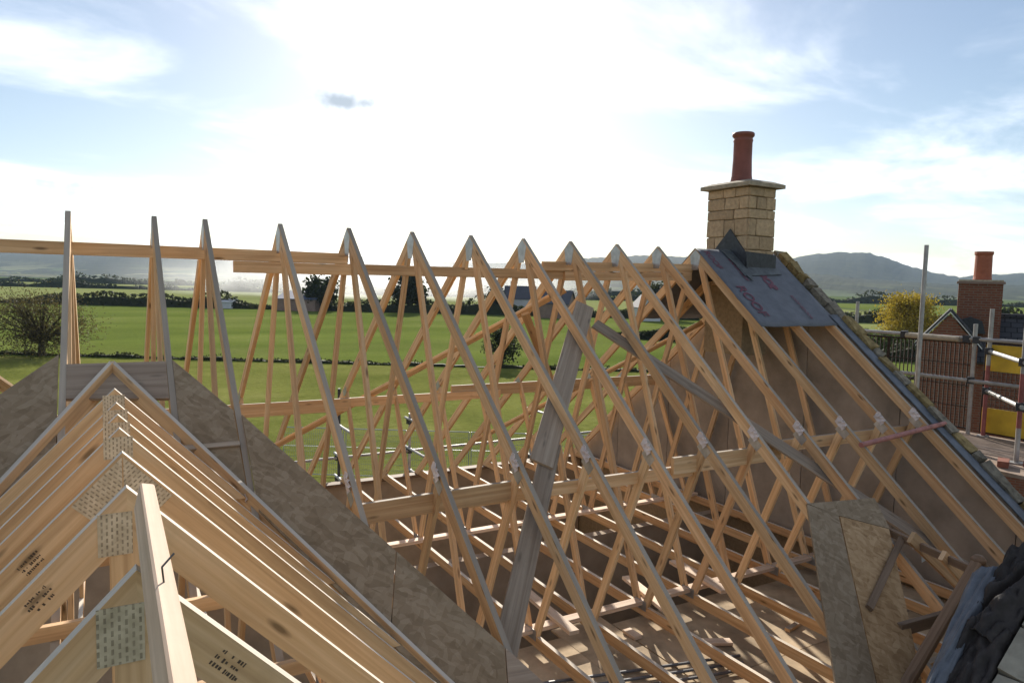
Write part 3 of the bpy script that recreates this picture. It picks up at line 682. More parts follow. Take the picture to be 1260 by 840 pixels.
board('lower weathered strand board on the right valley',[(1.464,3.835),(1.90,3.31),(1.72,vy(1.72)-.07),(1.284,vy(1.284)-.06)],.0125,.015,OSB_W)
board('grey plank at the foot of the right valley boards',[(1.905,3.305),(2.45,2.62),(2.2,2.45),(1.725,vy(1.725)-.07)],.0115,.02,GREYW,rot=.1,name='valley_plank')
plank('short grey noggin below the middle valley board',(.39,vy(.55)+.12,roof(0,vy(.55)+.12).z-.03),(.71,vy(.55)+.12,roof(0,vy(.55)+.12).z-.03),.036,.097,GREYW,up=NN,name='noggin',cat='timber')
for sx,e,lab in ((1,2.15,'thin timber fillet along the right valley line, pale tip on the grey valley plank'),(-1,1.75,'thin timber fillet along the left valley line below the grey valley plank')):
    plank(lab,rb(XF+sx*.004,vy(XF))+Vector((0,0,.055)),rb(XF+sx*e,vy(XF+sx*e))+Vector((0,0,.055)),.034,.125,PINE_G,name='valley_fillet',cat='timber',align='top')
# right-hand (cross gable) valley boards
board('weathered strand board strip on the right-hand valley, meeting in a grey corner',[(4.88,3.67),(5.13,3.56),(4.34,2.67),(3.9,2.18),(3.45,2.13)],.0115,.015,OSB_W)
board('grey top piece of the right-hand valley boards',[(4.885,3.675),(5.69,3.62),(5.58,3.40),(5.134,3.555)],.0117,.016,OSB_W,rot=.1)
board('fresh orange strand board beside the weathered strip on the right-hand valley',[(5.137,3.55),(5.57,3.40),(5.10,2.94),(4.74,2.60),(4.2,2.1),(3.91,2.175),(4.345,2.665)],.011,.013,OSB_F)
plank('short dirty batten lying across the fresh strand board',rb(4.72,3.0)+NN*.035,rb(5.62,3.33)+NN*.05,.05,.03,BROWNW,up=NN,name='batten',cat='batten')
mb=MB(); c=rb(5.62,3.24)+NN*.07
for i,(a,b) in enumerate(((0,0),(.05,-.01),(.09,-.05),(.10,-.11))):
    for k in (-1,1): mb.v.append(c+Vector((a*.6,-.02*k-a*.5,b+.02*k)))
for i in range(3): mb.face([2*i,2*i+1,2*i+3,2*i+2])
o=mb.build('plastic_strip',plain('pale_blue_plastic',(.45,.55,.62),.4,.1,20,.5)); o.modifiers.new('thickness','SOLIDIFY').thickness=.004; tag(o,'curled pale blue strip of plastic beside the dirty batten','plastic scrap')

# ------------------------------------------------------------------ cross gable at the right
t=thing('cross_gable_truss','dirty brown rafter pair of the small cross gable beside the black plastic','roof truss',(5.36,2.6,-2.9))
a=math.radians(41); up=Vector((-math.sin(a),0,math.cos(a)))
MB().bar((4.15,2.6,-2.97),(5.37,2.6,-1.885),.07,.07,up,.014).build('rafter',BROWNW,t)
MB().bar((5.37,2.605,-1.885),(6.5,2.605,-2.93),.07,.068,(math.sin(a),0,math.cos(a)),.014).build('rafter',BROWNW,t)
MB().lathe((5.37,2.6,-1.90),[(.0,-.02),(.045,-.01),(.05,.03),(.03,.055),(0,.06)],10).build('finial_knob',BROWNW,t,True)
plank('ridge timber of the small cross gable',(5.62,3.42,-1.97),(5.44,2.68,-1.99),.036,.06,BROWNW,name='ridge_timber',cat='timber')
plank('orange jack rafter leaning right under the cross gable ridge',(5.46,3.14,-1.90),(6.05,3.0,-2.4),.036,.097,PINE,up=-up+Vector((0,0,2)),name='jack_rafter',cat='timber')
plank('second orange timber sloping right below the cross gable ridge',(5.43,2.88,-1.95),(5.95,2.8,-2.42),.036,.08,PINE,up=-up+Vector((0,0,2)),name='jack_rafter',cat='timber')
plank('level brown timber across the opening of the cross gable',(4.9,2.86,-2.40),(6.0,2.78,-2.40),.045,.09,BROWNW,name='cross_timber',cat='timber')
plank('lower orange timber inside the cross gable opening',(4.7,2.72,-2.66),(6.2,2.76,-2.66),.045,.09,PINE,name='cross_timber',cat='timber')
# stone gable wall with draped membranes
t=thing('stone_gable','grey-green stone gable wall at the bottom right corner','wall',(5.0,2.0,-8))
rk=lambda x: -1.73+.73*(.73-abs(x-5.3))
mb=MB(); mb.poly_prism([(3.0,1.95,-8),(7.8,1.95,-8),(7.6,1.95,rk(7.6)-.07),(5.3,1.95,rk(5.3)-.07),(3.0,1.95,rk(3.0)-.07)],(0,1,0),.28); mb.build('wall',GREYST,t)
rnd=random.Random(5)
for i in range(9):
    x=3.2+i*.25; L=.24; xm=x+L/2
    mb=MB(); mb.box((xm,1.815,rk(xm)-.065),L/math.cos(.64)-.012,.15,.11,jit=.014,basis=Matrix.Rotation(-.64,3,'Y')); mb.build('stone',GREYST,t)
for r_ in range(5):
    for i in range(9):
        x=3.5+i*.33+(r_%2)*.16; z=-1.9-.16*r_
        if z>rk(x)-.20: continue
        mb=MB(); mb.box((x+.15,1.80,z),.315,.03,.145,jit=.008); mb.build('stone',GREYST,t)
def drape(name,label,mat,A0,A1,B0,B1,seed,amp=.02,nx=60,ny=30,arch=.05,skirt=0):
    """sheet between two rails A (inner) and B (outer), humped across, wrinkled along"""
    rnd=random.Random(seed); mb=MB(); ph=[rnd.uniform(0,6.28) for _ in range(8)]
    A0,A1,B0,B1=map(Vector,(A0,A1,B0,B1))
    for i in range(nx+1):
        for j in range(ny+1):
            u=i/nx; v=j/ny; p=A0.lerp(A1,u).lerp(B0.lerp(B1,u),v)
            wv=sum(math.sin(v*(6+5*q)+u*(6+q*7)+ph[q])/(1+q*.4) for q in range(4))*amp+rnd.uniform(-.15,.15)*amp
            h=arch*math.sin(math.pi*v); q3=Vector((u*5,v*4,seed*3)); h+=amp*1.5*(abs(noise.noise(q3))*2-.6)+amp*.28*(abs(noise.noise(q3*2.7))*2-.6)
            if skirt and j in (0,ny): h-=skirt
            mb.v.append(p+Vector((-.35*(wv+h),-.2*wv,wv+h)))
    for i in range(nx):
        for j in range(ny): a=i*(ny+1)+j; mb.face([a,a+ny+1,a+ny+2,a+1])
    o=mb.build(name,mat,smooth=True); m=o.modifiers.new('thickness','SOLIDIFY'); m.thickness=.006; m.offset=0
    return tag(o,label,'plastic sheet')
drape('black_sheet','wrinkled black plastic sheet draped over the right-hand gable wall',BLACKP,(4.36,2.15,-1.895),(3.5,1.98,-2.52),(4.37,1.91,-1.885),(3.5,1.85,-2.52),1,.016,arch=.03,skirt=.03)
drape('black_sheet','upper fold of black plastic overlapping the lower sheet',BLACKP,(4.78,2.17,-1.60),(4.29,2.13,-1.925),(5.0,1.95,-1.43),(4.25,1.90,-1.95),2,.02,arch=.045,skirt=.04)
drape('blue_sheet','blue-grey membrane tucked between the black plastic and the rafter',BLUEM,(4.62,2.27,-1.71),(3.5,2.06,-2.52),(4.70,2.15,-1.645),(3.5,1.98,-2.50),3,.006,arch=.03,skirt=.03)

# ------------------------------------------------------------------ membrane, verge, spandrel, chimney
def felt_sheet(name,label,x0,x1,ya,yb_,h,mat,nx=24,ny=12,sag=.012,n=NN,seed=1):
    rnd=random.Random(seed); mb=MB()
    for i in range(nx+1):
        for j in range(ny+1):
            x=x0+(x1-x0)*i/nx; y=ya+(yb_-ya)*j/ny; fr=((x-X0)/SPX)%1
            d=-sag*4*fr*(1-fr)*(j/ny)**.5+rnd.uniform(-.002,.002)
            mb.v.append(rb(x,y)+n*(h+d))
    for i in range(nx):
        for j in range(ny): a=i*(ny+1)+j; mb.face([a,a+1,a+ny+2,a+ny+1],[(i/nx,j/ny)]*4)
    o=mb.build(name,mat,smooth=True); m=o.modifiers.new('thickness','SOLIDIFY'); m.thickness=.003; m.offset=0
    return tag(o,label,'roofing membrane')
fe=felt_sheet('roof_membrane','blue-grey roofing membrane with red print below the chimney',6.105,7.44,Y0,5.265,.006,FELT)
felt_sheet('roof_membrane','blue-grey roofing membrane on the far side of the ridge behind the chimney',6.105,7.44,Y0+.001,7.35,.006,FELT,n=NF,seed=2)
felt_sheet('verge_membrane','narrow blue membrane strip along the stone verge',7.385,7.53,Y0-.9,2.3,.014,BLUEM,nx=4,ny=30,sag=0,seed=3)
def printed(txt,size,x,y,bold=0,space=1.0):
    cu=bpy.data.curves.new('print','FONT'); cu.body=txt; cu.size=size; cu.space_character=space; cu.offset=bold
    o=bpy.data.objects.new('tmp',cu); COL.objects.link(o); dg=bpy.context.evaluated_depsgraph_get(); me=bpy.data.meshes.new_from_object(o.evaluated_get(dg)); bpy.data.objects.remove(o)
    dn=Vector((0,-CP,-SP)); rt=Vector((1,0,0)); b=rb(x,y)+NN*.0095-fe.location+Vector((0,0,GZ))
    for v in me.vertices: v.co=b+dn*v.co.x+rt*v.co.y
    me.name='red_print'; me.materials.clear(); me.materials.append(REDINK); q=bpy.data.objects.new('red_print',me); COL.objects.link(q); q.parent=fe; return q
printed('ROOF',.19,6.24,5.78,.004); printed('BDOR',.17,6.80,6.06,.010,.9)
printed('BDOOR ROOF',.062,6.50,6.16,.002); printed('ROOF BDOOR',.062,7.02,5.66,.002); printed('ROOF',.12,6.2,6.26,.003)
# spandrel boards (parts), facing the trusses
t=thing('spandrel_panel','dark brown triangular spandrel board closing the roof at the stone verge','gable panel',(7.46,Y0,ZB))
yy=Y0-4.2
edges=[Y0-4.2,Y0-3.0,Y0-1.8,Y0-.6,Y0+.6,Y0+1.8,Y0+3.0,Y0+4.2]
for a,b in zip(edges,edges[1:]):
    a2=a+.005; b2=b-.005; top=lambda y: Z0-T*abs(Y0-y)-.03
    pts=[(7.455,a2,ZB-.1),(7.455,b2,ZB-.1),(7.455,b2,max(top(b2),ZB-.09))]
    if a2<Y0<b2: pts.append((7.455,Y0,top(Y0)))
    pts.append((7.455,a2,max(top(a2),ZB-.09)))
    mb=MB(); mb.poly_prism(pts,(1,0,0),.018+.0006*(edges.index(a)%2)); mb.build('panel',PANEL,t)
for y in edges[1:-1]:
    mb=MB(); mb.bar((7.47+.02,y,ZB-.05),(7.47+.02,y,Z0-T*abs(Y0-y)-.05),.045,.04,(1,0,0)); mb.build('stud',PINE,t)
# stone gable end wall with rough verge stones
t=thing('gable_end_wall','stone gable end wall with rough mossy verge stones running down to the right','wall',(7.64,Y0,-8))
mb=MB(); mb.poly_prism([(7.64,1.9,-8),(7.64,10.7,-8),(7.64,10.7,Z0-T*4.4-.13),(7.64,Y0,Z0-.13),(7.64,1.9,Z0-T*4.4-.13)],(1,0,0),.20); mb.build('wall',MORTAR,t)
rnd=random.Random(9); s_=0
bs=Matrix(((1,0,0),(0,CP,SP),(0,-SP,CP))).transposed()
while s_<5.9:
    L=rnd.uniform(.10,.34); y=Y0-(s_+L/2)*CP; m_=MOSSST if (s_<.5 or rnd.random()<.22) else RAKEST
    c=Vector((7.60+rnd.uniform(-.008,.008),y,Z0-T*(Y0-y)))+NN*(-.025+rnd.uniform(-.012,.015))
    mb=MB(); mb.box(c,.12+rnd.uniform(-.025,.02),L-.008,.13,jit=.02,basis=Matrix.Rotation(PHI,3,'X')); mb.build('verge_stone',m_,t)
    c2=Vector((7.70,y+.03,Z0-T*(Y0-y)))+NN*(-.05+rnd.uniform(-.012,.012)); mb=MB(); mb.box(c2,.06,L*.9,.07,jit=.008,basis=Matrix.Rotation(PHI,3,'X')); mb.build('verge_stone',CAPST,t)
    s_+=L
s_=0
while s_<5.9:
    L=rnd.uniform(.3,.45); y=Y0+(s_+L/2)*CP
    mb=MB(); mb.box(Vector((7.64,y,Z0-T*(y-Y0)))-NF*.03,.23,L-.01,.15,jit=.012,basis=Matrix.Rotation(-PHI,3,'X')); mb.build('verge_stone',RAKEST,t); s_+=L
# chimney
cx0,cx1,cy0,cy1=6.69,7.16,6.05,6.70; ztop=1.225
t=thing('stone_chimney','honey-coloured stone chimney with a red clay pot on the roof ridge','chimney',((cx0+cx1)/2,(cy0+cy1)/2,-.6))
mb=MB(); mb.box(((cx0+cx1)/2,(cy0+cy1)/2,(ztop-.8)/2),cx1-cx0-.03,cy1-cy0-.03,ztop+.8); mb.build('core',MORTAR,t)
rnd=random.Random(21); z=.04; row=0
hs=[.115,.20,.12,.165,.205,.115,.15,.20,.13]
for h in hs:
    if z+h>ztop: h=ztop-z
    if h<.04: break
    for face in range(4):
        L=(cx1-cx0) if face in(0,2) else (cy1-cy0)
        k=0; nrem=L; cuts=[0]
        while cuts[-1]<L-.1:
            cuts.append(min(L,cuts[-1]+rnd.uniform(.13,.30)*(1.25 if h<.14 else 1)))
            if L-cuts[-1]<.09: cuts[-1]=L
        for a,b in zip(cuts,cuts[1:]):
            m_=(a+b)/2; q=b-a-.008; d=.05; pr=rnd.uniform(0,.012)
            if face==0: c=(cx0+m_,cy0+d/2-.006-pr,z+h/2); sx,sy=q,d
            elif face==2: c=(cx0+m_,cy1-d/2+.006+pr,z+h/2); sx,sy=q,d
            elif face==1: c=(cx1-d/2+.006+pr,cy0+m_,z+h/2); sx,sy=d,q
            else: c=(cx0+d/2-.006-pr,cy0+m_,z+h/2); sx,sy=d,q
            if face in (1,3): c=(c[0]+.0007,c[1],c[2])
            mb=MB(); mb.box(c,sx,sy,h-.008,jit=.006); o=mb.build('stone',STONE,t); bv=o.modifiers.new('edge','BEVEL'); bv.width=.008; bv.segments=1
    z+=h; row+=1
mb=MB(); cxm,cym=(cx0+cx1)/2,(cy0+cy1)/2; a,b=(cx1-cx0)/2+.075,(cy1-cy0)/2+.075
bz=ztop
for (da,db,dz) in ((a,b,0),(a,b,.045),(a-.1,b-.1,.085)):
    for q in ((-1,-1),(1,-1),(1,1),(-1,1)): mb.v.append(Vector((cxm+q[0]*da,cym+q[1]*db,bz+dz)))
for l_ in range(2):
    for i in range(4): j=(i+1)%4; mb.face([l_*4+i,l_*4+j,l_*4+4+j,l_*4+4+i])
mb.face([8,9,10,11]); mb.face([3,2,1,0]); mb.build('cap',CAPST,t)
pz=ztop+.075; mb=MB(); mb.lathe((cxm-.02,cym,pz),[(.135,0),(.135,.02),(.122,.10),(.113,.30),(.112,.50),(.118,.515),(.118,.53),(.112,.54),(.116,.56),(.132,.575),(.134,.60),(.126,.615),(.10,.615),(.095,.50),(.09,.1)],28); mb.build('pot',POTR,t,True)
# lead flashings
mb=MB(); xl=cx0-.02; e=.02
def rz(y): return Z0-T*abs(Y0-y)
mb.poly_prism([(xl,cy0-.06,rz(cy0-.06)-.02),(xl,cy0-.03,rz(cy0)+.16),(xl,Y0+.0,Z0+.265),(xl,cy1+.03,rz(cy1)+.16),(xl,cy1+.06,rz(cy1+.06)-.02)],(1,0,0),.012); mb.build('lead_flashing',LEAD,t)
mb=MB(); mb.poly_prism([(cx0-.035,cy0-.02,rz(cy0)-.02),(cx1+.03,cy0-.02,rz(cy0)-.02),(cx1+.03,cy0-.02,rz(cy0)+.165),(cx0-.035,cy0-.02,rz(cy0)+.19)],(0,1,0),.012); mb.build('lead_flashing',LEAD,t)
mb=MB(); mb.poly_prism([rb(cx0-.16,cy0-.14)+NN*.016,rb(cx1+.05,cy0-.10)+NN*.016,rb(cx1+.05,cy0)+NN*.016,rb(cx0-.16,cy0+.0)+NN*.016],NN,.006); mb.build('lead_flashing',plain('grey_lead',(.085,.095,.10),.55,.35,14,.4,bump=.3),t)
mb=MB(); mb.poly_prism([rb(cx0-.20,Y0-.01)+NN*.019,rb(cx0-.02,Y0-.01)+NN*.019,rb(cx0-.02,cy0-.10)+NN*.019,rb(cx0-.11,cy0-.22)+NN*.019],NN,.006); mb.build('lead_flashing',bpy.data.materials['grey_lead'],t)
# red tube across the rafters
mb=MB(); mb.tube(roof(6.05,4.02,.03),roof(7.55,4.10,.035),.024,12); tag(mb.build('red_tube',PINKP,smooth=False),'faded red scaffold tube lying across the rafters by the verge','scaffold tube')

# ------------------------------------------------------------------ building below: floors, walls, decks
def wallbox(name,label,x0,x1,y0,y1,z0,z1,mat,cat='wall'):
    mb=MB(); mb.box(((x0+x1)/2,(y0+y1)/2,(z0+z1)/2),x1-x0,y1-y0,z1-z0); return tag(mb.build(name,mat),label,cat)
wallbox('far_wall','long block wall below the far eaves',-8,7.5,10.42,10.7,-8,ZB-.15,BLOCK)
wallbox('wall_plate','dark timber wall plate along the top of the far wall',-8,7.5,10.36,10.50,ZB-.145,ZB-.1,BROWNW,'wall plate')
wallbox('near_wall','block wall below the near eaves, right of the front gable',2.6,7.5,2.2,2.45,-8,ZB-.3,BLOCK)
wallbox('inner_wall','block wall inside the house behind the front gable, left',-8,-2.4,2.2,2.45,-8,ZB-.15,BLOCK)
wallbox('wing_wall','block side wall of the front gable wing, right side',2.42,2.7,-4,2.1,-8,ZB-.15,BLOCK)
wallbox('wing_wall','block side wall of the front gable wing, left side',-2.65,-2.37,-4,2.1,-8,ZB-.15,BLOCK)
wallbox('partition_wall','block partition wall under the middle of the roof',-3,7.4,6.9,7.02,-5.5,ZB-.12,BLOCK)
wallbox('cross_wall','block cross wall under the middle trusses',2.2,2.32,2.5,6.85,-5.5,ZB-.2,BLOCK)
struct(wallbox('upper_floor','x','x',0,0,0,0,0,0) if False else (lambda o:(o.__delitem__('label'),o.__delitem__('category'),o)[2])(wallbox('upper_floor','x',-7.9,7.5,-4,10.4,-5.62,-5.5,CHIP,'x')))
# temporary deck of boards just under the ties
t=thing('crash_deck','temporary deck of chipboard sheets laid just below the near ceiling ties','deck',(5,3.9,ZB-.2))
rnd=random.Random(4)
for i in range(9):
    for j in range(2):
        x0=2.35+i*.56+rnd.uniform(-.01,.01); y0=2.55+j*1.34; y1=y0+1.33-(.0 if j==0 else rnd.uniform(.0,.25))
        if i==1 and j==0: continue
        mb=MB(); mb.box((x0+.277,(y0+y1)/2,ZB-.16-rnd.uniform(0,.004)),.552,y1-y0,.018); mb.build('deck_sheet',CHIP,t)
for i in range(3):
    plank(['dark pipe on the temporary deck, nearest the viewer','second dark pipe on the temporary deck','dark pipe lying furthest back on the temporary deck'][i],(2.7+i*.1,4.25+i*.10,ZB-.13),(4.5+i*.06,3.85+i*.09,ZB-.13),.022,.022,PIPE,name='pipe',cat='pipe',c=.007,group='dark pipes on the deck')
for lab,x,y,L,a_,w_,mt in (('pale short offcut on the deck just right of the grey leaning board foot',2.95,3.75,.42,.5,.07,PALEW),
 ('orange offcut on the deck beside the dark pipes',3.75,3.5,.5,2.2,.036,PINE),
 ('thin pale offcut on the deck near the second row of sheets',3.6,4.55,.55,1.0,.036,PALEW),
 ('wide pale offcut on the deck below the third near truss foot',4.6,4.3,.3,2.7,.09,PALEW),
 ('orange offcut on the shaded side of the deck',5.6,4.2,.48,.2,.05,PINE),
 ('small pale block on the deck in front of the near tie plank',4.05,4.75,.16,1.6,.09,PALEW),
 ('long thin orange offcut on the deck by the near eaves',4.9,3.3,.65,.9,.036,PINE)):
    dv=Vector((math.cos(a_),math.sin(a_),0))*L/2; pc=Vector((x,y,ZB-.133))
    plank(lab,pc-dv,pc+dv,w_,.03,mt,name='offcut',cat='offcut')
for k,(x,y,h) in enumerate(((-1.0,3.3,2.2),(-.6,3.35,2.2),(.9,3.2,2.2),(1.25,3.1,2.2),(1.7,3.3,2.2))):
    plank(['leftmost upright timber stud below the front gable','second upright timber stud below the front gable','upright timber stud below the right rafters, left of three','upright timber stud below the right rafters, middle of three','upright timber stud below the right rafters, right of three'][k],(x,y,-5.5),(x,y,-5.5+h),.06,.09,PINE,up=(0,1,0),name='stud',cat='timber')

# ------------------------------------------------------------------ scaffold beyond the far eaves
def coupler(p,t):
    mb=MB(); mb.box(p,.075,.085,.085,.4,.004); mb.build('coupler',TUBED,t)
t=thing('far_scaffold','grey tube scaffold standing beyond the far eaves','scaffold',(4.5,11.4,-8))
for x,tp in ((3.37,-1.78),(4.62,-2.28),(7.1,-2.5),(9.4,-2.3),(.9,-2.3)):
    MB().tube((x,11.5,-8),(x,11.5,tp),.024,10).build('standard',TUBED if x==3.37 else TUBE,t)
    for z in (-2.42,-2.93,-3.3):
        MB().tube((x-.04,10.75,z+.05),(x-.04,11.62,z+.05),.022,8).build('transom',TUBE,t); coupler((x-.02,11.47,z),t)
for z in (-2.93,-3.42): MB().tube((-3,11.46,z),(11,11.46,z),.022,10).build('ledger',TUBE,t)
for i in range(5): MB().box((4,10.85+i*.16,-3.6),14,.15,.04).build('scaffold_board',DUST,t)

# wire mesh site fence in the field
t=None
for k in range(9):
    s0=-9.2+k*2.55; d=28.6-.11*k*2.55*.2
    p0=gp(s0,d); p1=gp(s0+2.45,d-.05)
    t=thing('mesh_fence_panel',['leftmost','second','third','fourth','fifth','sixth','seventh','eighth','ninth'][k]+(' wire mesh' if k==0 else '')+' site fence panel from the left, beyond the far scaffold' ,'fence panel',p0,'wire mesh site fence panels')
    fr=MB(); z1=Vector((0,0,2.0)); z0=Vector((0,0,.08))
    fr.tube(p0+z0,p0+z1,.021,8); fr.tube(p1+z0,p1+z1,.021,8); fr.tube(p0+z1,p1+z1,.021,8); fr.tube(p0+z0,p1+z0,.021,8); fr.tube(p0+z1*.62,p1+z1*.62,.014,6); fr.build('frame',WIRE,t)
    me_=MB()
    for i in range(1,30): q=p0.lerp(p1,i/30); me_.tube(q+z0,q+z1,.006,3,None,False)
    for j in range(1,8): me_.tube(p0+Vector((0,0,.08+j*.24)),p1+Vector((0,0,.08+j*.24)),.006,3,None,False)
    o=me_.build('wire_mesh',WIRE,t); o['kind']='stuff'

# ------------------------------------------------------------------ scaffold by the gable, neighbour house
t=thing('gable_scaffold','grey tube scaffold with a boarded platform beside the stone gable','scaffold',(9,5,-8))
PZ=-1.78
for x,y,tp in ((8.3,4.83,.56),(9.62,6.55,-.14),(9.62,4.90,-.37)):
    MB().tube((x,y,-8),(x,y,tp),.0242,12).build('standard',TUBE,t)
for z in (-.555,-1.09): MB().tube((9.58,3.0,z-.005),(9.58,8.6,z),.0242,12).build('ledger',TUBE,t)
MB().tube((9.55,5.05,-.575),(9.55,5.75,-.57),.036,10).build('toe_tube',CAPST,t)
for p in ((9.58,4.98,-.56),(9.58,4.86,-.57),(9.58,5.8,-.56),(9.6,6.5,-.56),(9.6,4.9,-1.09)): coupler(p,t)
for i in range(8):
    MB().box((8.02+i*.232,5.5,PZ-.02+random.uniform(-.004,.004)),.225,6.6,.038).build('scaffold_board',DUST,t)
t=thing('scaffold_gate','two red and white scaffold posts joined by grey cross tubes, beside the yellow panels','scaffold gate',(9.1,4.2,PZ))
A=Vector((9.62,4.72,0)); B_=Vector((8.42,3.785,0)); z=lambda v,q: Vector((v.x,v.y,q))
for P_,tp in ((A,-.17),(B_,-.27)):
    MB().tube(z(P_,PZ),z(P_,PZ+.9) if P_ is A else z(P_,-1.4),.0242,12).build('post',REDP if P_ is A else TUBE,t)
    MB().tube(z(P_,PZ+.9) if P_ is A else z(P_,-1.4),z(P_,tp if P_ is A else -.82),.0244,12).build('post',TUBE if P_ is A else REDP,t)
    if P_ is B_: MB().tube(z(P_,-.82),z(P_,tp),.0242,12).build('post',TUBE,t)
    MB().box(z(P_,PZ+.008),.12,.12,.012,.3).build('base_plate',TUBE,t)
for q,q2 in ((-.70,-.70),(-1.2,-1.17)): MB().tube(z(A,q)+(A-B_)*.06,z(B_,q2)-(A-B_)*.05,.0242,12).build('cross_tube',TUBE,t); coupler(z(A,q),t); coupler(z(B_,q2),t)
def panelmesh(label,x,y0,y1,z0,z1,mat,name,cat,vert=.06,hor=.2,r=.006,solid=()):
    t=thing(name,label,cat,(x,(y0+y1)/2,z0))
    fr=MB()
    for a,b in (((y0,z0),(y1,z0)),((y1,z0),(y1,z1)),((y1,z1),(y0,z1)),((y0,z1),(y0,z0))): fr.tube((x,a[0],a[1]),(x,b[0],b[1]),.012,6)
    fr.build('frame',mat,t); m2=MB(); n=int((y1-y0)/vert)
    for i in range(1,n): m2.tube((x,y0+(y1-y0)*i/n,z0),(x,y0+(y1-y0)*i/n,z1),r,4,None,False)
    n=max(2,int((z1-z0)/hor))
    for i in range(1,n): m2.tube((x+.004,y0,z0+(z1-z0)*i/n),(x+.004,y1,z0+(z1-z0)*i/n),r*.7,4,None,False)
    o=m2.build('bars',mat,t); o['kind']='stuff'
    for (za,zb_,mm) in solid: MB().box((x-.012,(y0+y1)/2,(za+zb_)/2),.012,y1-y0-.03,zb_-za).build('yellow_band',mm,t)
    return t
panelmesh('brown barred brick guard on the scaffold, right of the tall pole',9.66,4.93,6.05,-1.72,-.62,MESHB,'brick_guard','brick guard',.055,.25,.009)
panelmesh('brown barred brick guard further back, mostly behind the stone verge',9.66,6.07,7.3,-1.72,-.62,MESHB,'brick_guard','brick guard',.055,.25,.009)
panelmesh('yellow banded guard panel on the scaffold behind the red posts',9.70,3.6,4.80,-1.74,-.60,MESHB,'yellow_guard','brick guard',.05,.07,.0045,((-.95,-.62,YELP),(-1.73,-1.42,YELP)))
LB=plain('loose_brick_red',(.20,.075,.05),.9,.3,15)
for lab,x,y,zz,a_ in (('loose red brick on the dusty platform nearest the stone verge',8.15,3.78,0,.4),('loose red brick beside the foot of the nearer scaffold post',8.33,3.55,0,1.3),
 ('loose red brick at the right edge of the view on the platform',8.62,3.52,0,2.1),('red brick lying on top of two others by the nearer scaffold post',8.42,3.50,.066,.2)):
    mb=MB(); mb.box((x,y,PZ+.035+zz),.215,.102,.065,a_,.003); tag(mb.build('loose_brick',LB),lab,'brick','loose bricks on the platform')
# neighbour house
AZN=YAW+math.atan(538/877.5); NA=Vector((math.sin(AZN),math.cos(AZN),0)); NR=Vector((math.cos(AZN),-math.sin(AZN),0)); c=NA*24+NR*2+Vector((0,0,-8)); t=thing('neighbour_house','red brick house with slate roof, white-edged gable and tall chimney','house',c)
def L(u,v,zv): return NA*(23.3+v)+NR*u+Vector((0,0,zv))
def prismL(pts,n,th,name,mat,par=t): mb=MB(); mb.poly_prism([L(*p) for p in pts],n,th); return mb.build(name,mat,par)
mb=MB(); mb.poly_prism([L(.3,1.8,-8),L(9,1.8,-8),L(9,1.8,-1.85),L(.3,1.8,-1.85)],NA,.3,uax=NR); mb.build('wall',BRICK,t)
mb=MB(); mb.poly_prism([L(.3,3.6,-8),L(.3,1.97,-8),L(.3,1.97,-1.75),L(.3,3.2,-.80),L(.3,5.6,-2.6),L(.3,5.6,-8)],NR,.3,uax=NA); mb.build('wall',BRICK,t)
# projecting gable
gx,gw,ga,ge=0,.68,-.55,-1.40
mb=MB(); mb.poly_prism([L(gx-gw,-.3,-8),L(gx+gw,-.3,-8),L(gx+gw,-.3,ge),L(gx,-.3,ga),L(gx-gw,-.3,ge)],NA,.25,uax=NR); mb.build('gable_wall',BRICK,t)
for s in (-1,1):
    mb=MB(); mb.poly_prism([L(gx,-.47,ga+.05),L(gx+s*(gw+.1),-.47,ge-.06),L(gx+s*(gw+.1),-.47,ge-.02),L(gx,-.47,ga+.10)],NA,.06,uax=NR); mb.build('bargeboard',FARW,t)
    sl=Vector((0,0,1))*1+NR*s*((ga-ge)/gw)
    mb=MB(); mb.poly_prism([L(gx,-.5,ga+.12),L(gx+s*(gw+.12),-.5,ge-.01),L(gx+s*(gw+.12),2.0,ge-.01),L(gx,2.0,ga+.12)],sl,.05,uax=NA); mb.build('roof',SLATE,t)
for s,(v0,v1) in ((1,(3.2,1.45)),(-1,(3.2,6.0))):
    n=Vector((0,0,1))*1+NA*(-s)*.74
    mb=MB(); mb.poly_prism([L(.2,v0,-.70),L(9.2,v0,-.70),L(9.2,v1,-.70-.74*abs(v1-3.2)),L(.2,v1,-.70-.74*abs(v1-3.2))],n,.07,uax=NR); mb.build('roof',SLATE,t)
MB().tube(L(.2,3.2,-.64),L(9.2,3.2,-.64),.09,8).build('ridge_tiles',SLATE,t)
ch=L(.72,2.6,0); mbx=Matrix((NR,NA,Vector((0,0,1)))).transposed()
mb=MB(); mb.box(ch+Vector((0,0,-.55)),1.12,.7,1.75,basis=mbx); o=mb.build('chimney',BRICK,t)
chim=o
def sub(mb,name,mat): return mb.build(name,mat,chim)
sub(MB().box(ch+Vector((0,0,.36)),1.22,.8,.07,basis=mbx),'chimney_cap',FARB); sub(MB().box(ch+Vector((0,0,.42)),1.14,.74,.05,basis=mbx),'chimney_flaunching',CAPST)
sub(MB().lathe(ch+Vector((.08,0,.44)),[(.25,0),(.235,.1),(.225,.75),(.25,.78),(.25,.86),(.2,.86),(.19,.3)],18),'chimney_pot',POTO)
mb=MB(); mb.poly_prism([ch+NA*-.45+NR*-.6+Vector((0,0,-1.15)),ch+NA*-.45+NR*.2+Vector((0,0,-1.15)),ch+NA*-.45+NR*.1+Vector((0,0,-.78)),ch+NA*-.45+NR*-.2+Vector((0,0,-.66)),ch+NA*-.45+NR*-.5+Vector((0,0,-.78))],NA,.2); mb.build('lead_flashing',LEAD,t)
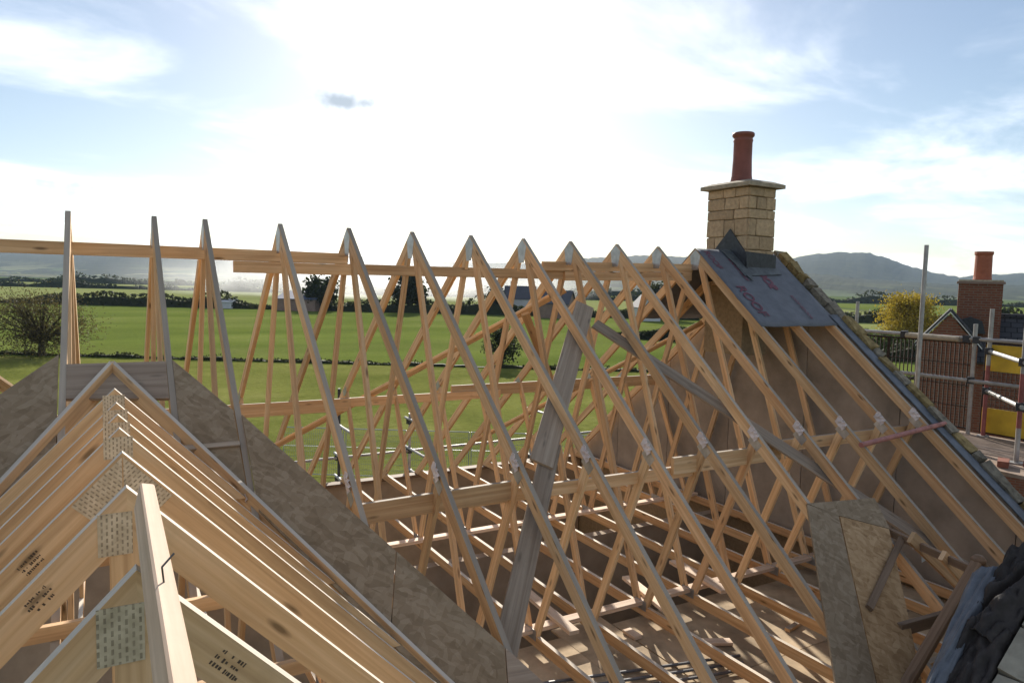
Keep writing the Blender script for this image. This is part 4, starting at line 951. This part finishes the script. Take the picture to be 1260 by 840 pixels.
for wx in (2.6,5.5):
    mb=MB(); mb.box(L(wx,1.63,-4.3),1.2,.08,1.3,basis=mbx); mb.build('window',GLASS,t)
# roof of a second brown house at the right edge
house('brown_house','brown tiled roof at the right edge behind the slate roof',47,52,8,8,5.6,8.3,FARB,plain('brown_tiles',(.10,.06,.05),.8,.2,2),-YAW)

# ------------------------------------------------------------------ smoke and haze
def smoke(label,s,d,z,rx,ry,rz_,dens,seed):
    mb=MB(); seg,rin=24,12
    for i in range(rin+1):
        for j in range(seg):
            th=math.pi*i/rin; ph=2*math.pi*j/seg; mb.v.append(Vector((math.sin(th)*math.cos(ph),math.sin(th)*math.sin(ph),math.cos(th))))
    for i in range(rin):
        for j in range(seg): a=i*seg+j; b=i*seg+(j+1)%seg; mb.face([a,a+seg,b+seg,b])
    o=mb.build('smoke',None,origin=(0,0,0)); o.scale=(rx,ry,rz_); o.rotation_euler=(0,0,-YAW); o.location=gp(s,d,z)+Vector((0,0,GZ))
    m=bpy.data.materials.new('smoke'); m.use_nodes=True; tr=m.node_tree; tr.nodes.remove(tr.nodes['Principled BSDF'])
    pv=N(tr,'ShaderNodeVolumePrincipled'); pv.inputs['Color'].default_value=(.93,.94,.96,1); pv.inputs['Anisotropy'].default_value=.5
    tcd=N(tr,'ShaderNodeTexCoord'); ln=N(tr,'ShaderNodeVectorMath',operation='LENGTH'); tr.links.new(tcd.outputs['Object'],ln.inputs[0])
    nz_=N(tr,'ShaderNodeTexNoise'); nz_.inputs['Scale'].default_value=2.3; nz_.inputs['Detail'].default_value=4
    mpp=N(tr,'ShaderNodeMapping'); mpp.inputs['Scale'].default_value=(rx/60,ry/60,rz_/30); mpp.inputs['Location'].default_value=(seed,0,0); tr.links.new(tcd.outputs['Object'],mpp.inputs[0]); tr.links.new(mpp.outputs[0],nz_.inputs[0])
    fall=M(tr,'SUBTRACT',1.0,ln.outputs['Value'],clamp=True)
    dn=M(tr,'MULTIPLY',M(tr,'MULTIPLY',fall,M(tr,'MULTIPLY_ADD',nz_.outputs[0],2.6,-.75,clamp=True)),dens); tr.links.new(dn,pv.inputs['Density'])
    tr.links.new(pv.outputs[0],tr.nodes['Material Output'].inputs['Volume']); o.data.materials.clear(); o.data.materials.append(m)
    o['kind']='stuff'; o['label']=label; o['category']='smoke'; return o
smoke('white smoke drifting low over the fields behind the middle trusses',-68,330,1,120,60,16,.024,1.0)

m=bpy.data.materials.new('haze'); m.use_nodes=True; tr=m.node_tree; tr.nodes.remove(tr.nodes['Principled BSDF'])
pv=N(tr,'ShaderNodeVolumePrincipled'); pv.inputs['Color'].default_value=(.55,.74,1,1); pv.inputs['Density'].default_value=.00007; pv.inputs['Anisotropy'].default_value=.0
tr.links.new(pv.outputs[0],tr.nodes['Material Output'].inputs['Volume'])
mb=MB(); mb.box((0,0,95),12400,12400,210); o=mb.build('haze',m); o['kind']='stuff'; o['label']='pale blue haze over the valley'; o['category']='haze'
for o in bpy.data.objects:
    if '_o' in o: del o['_o']
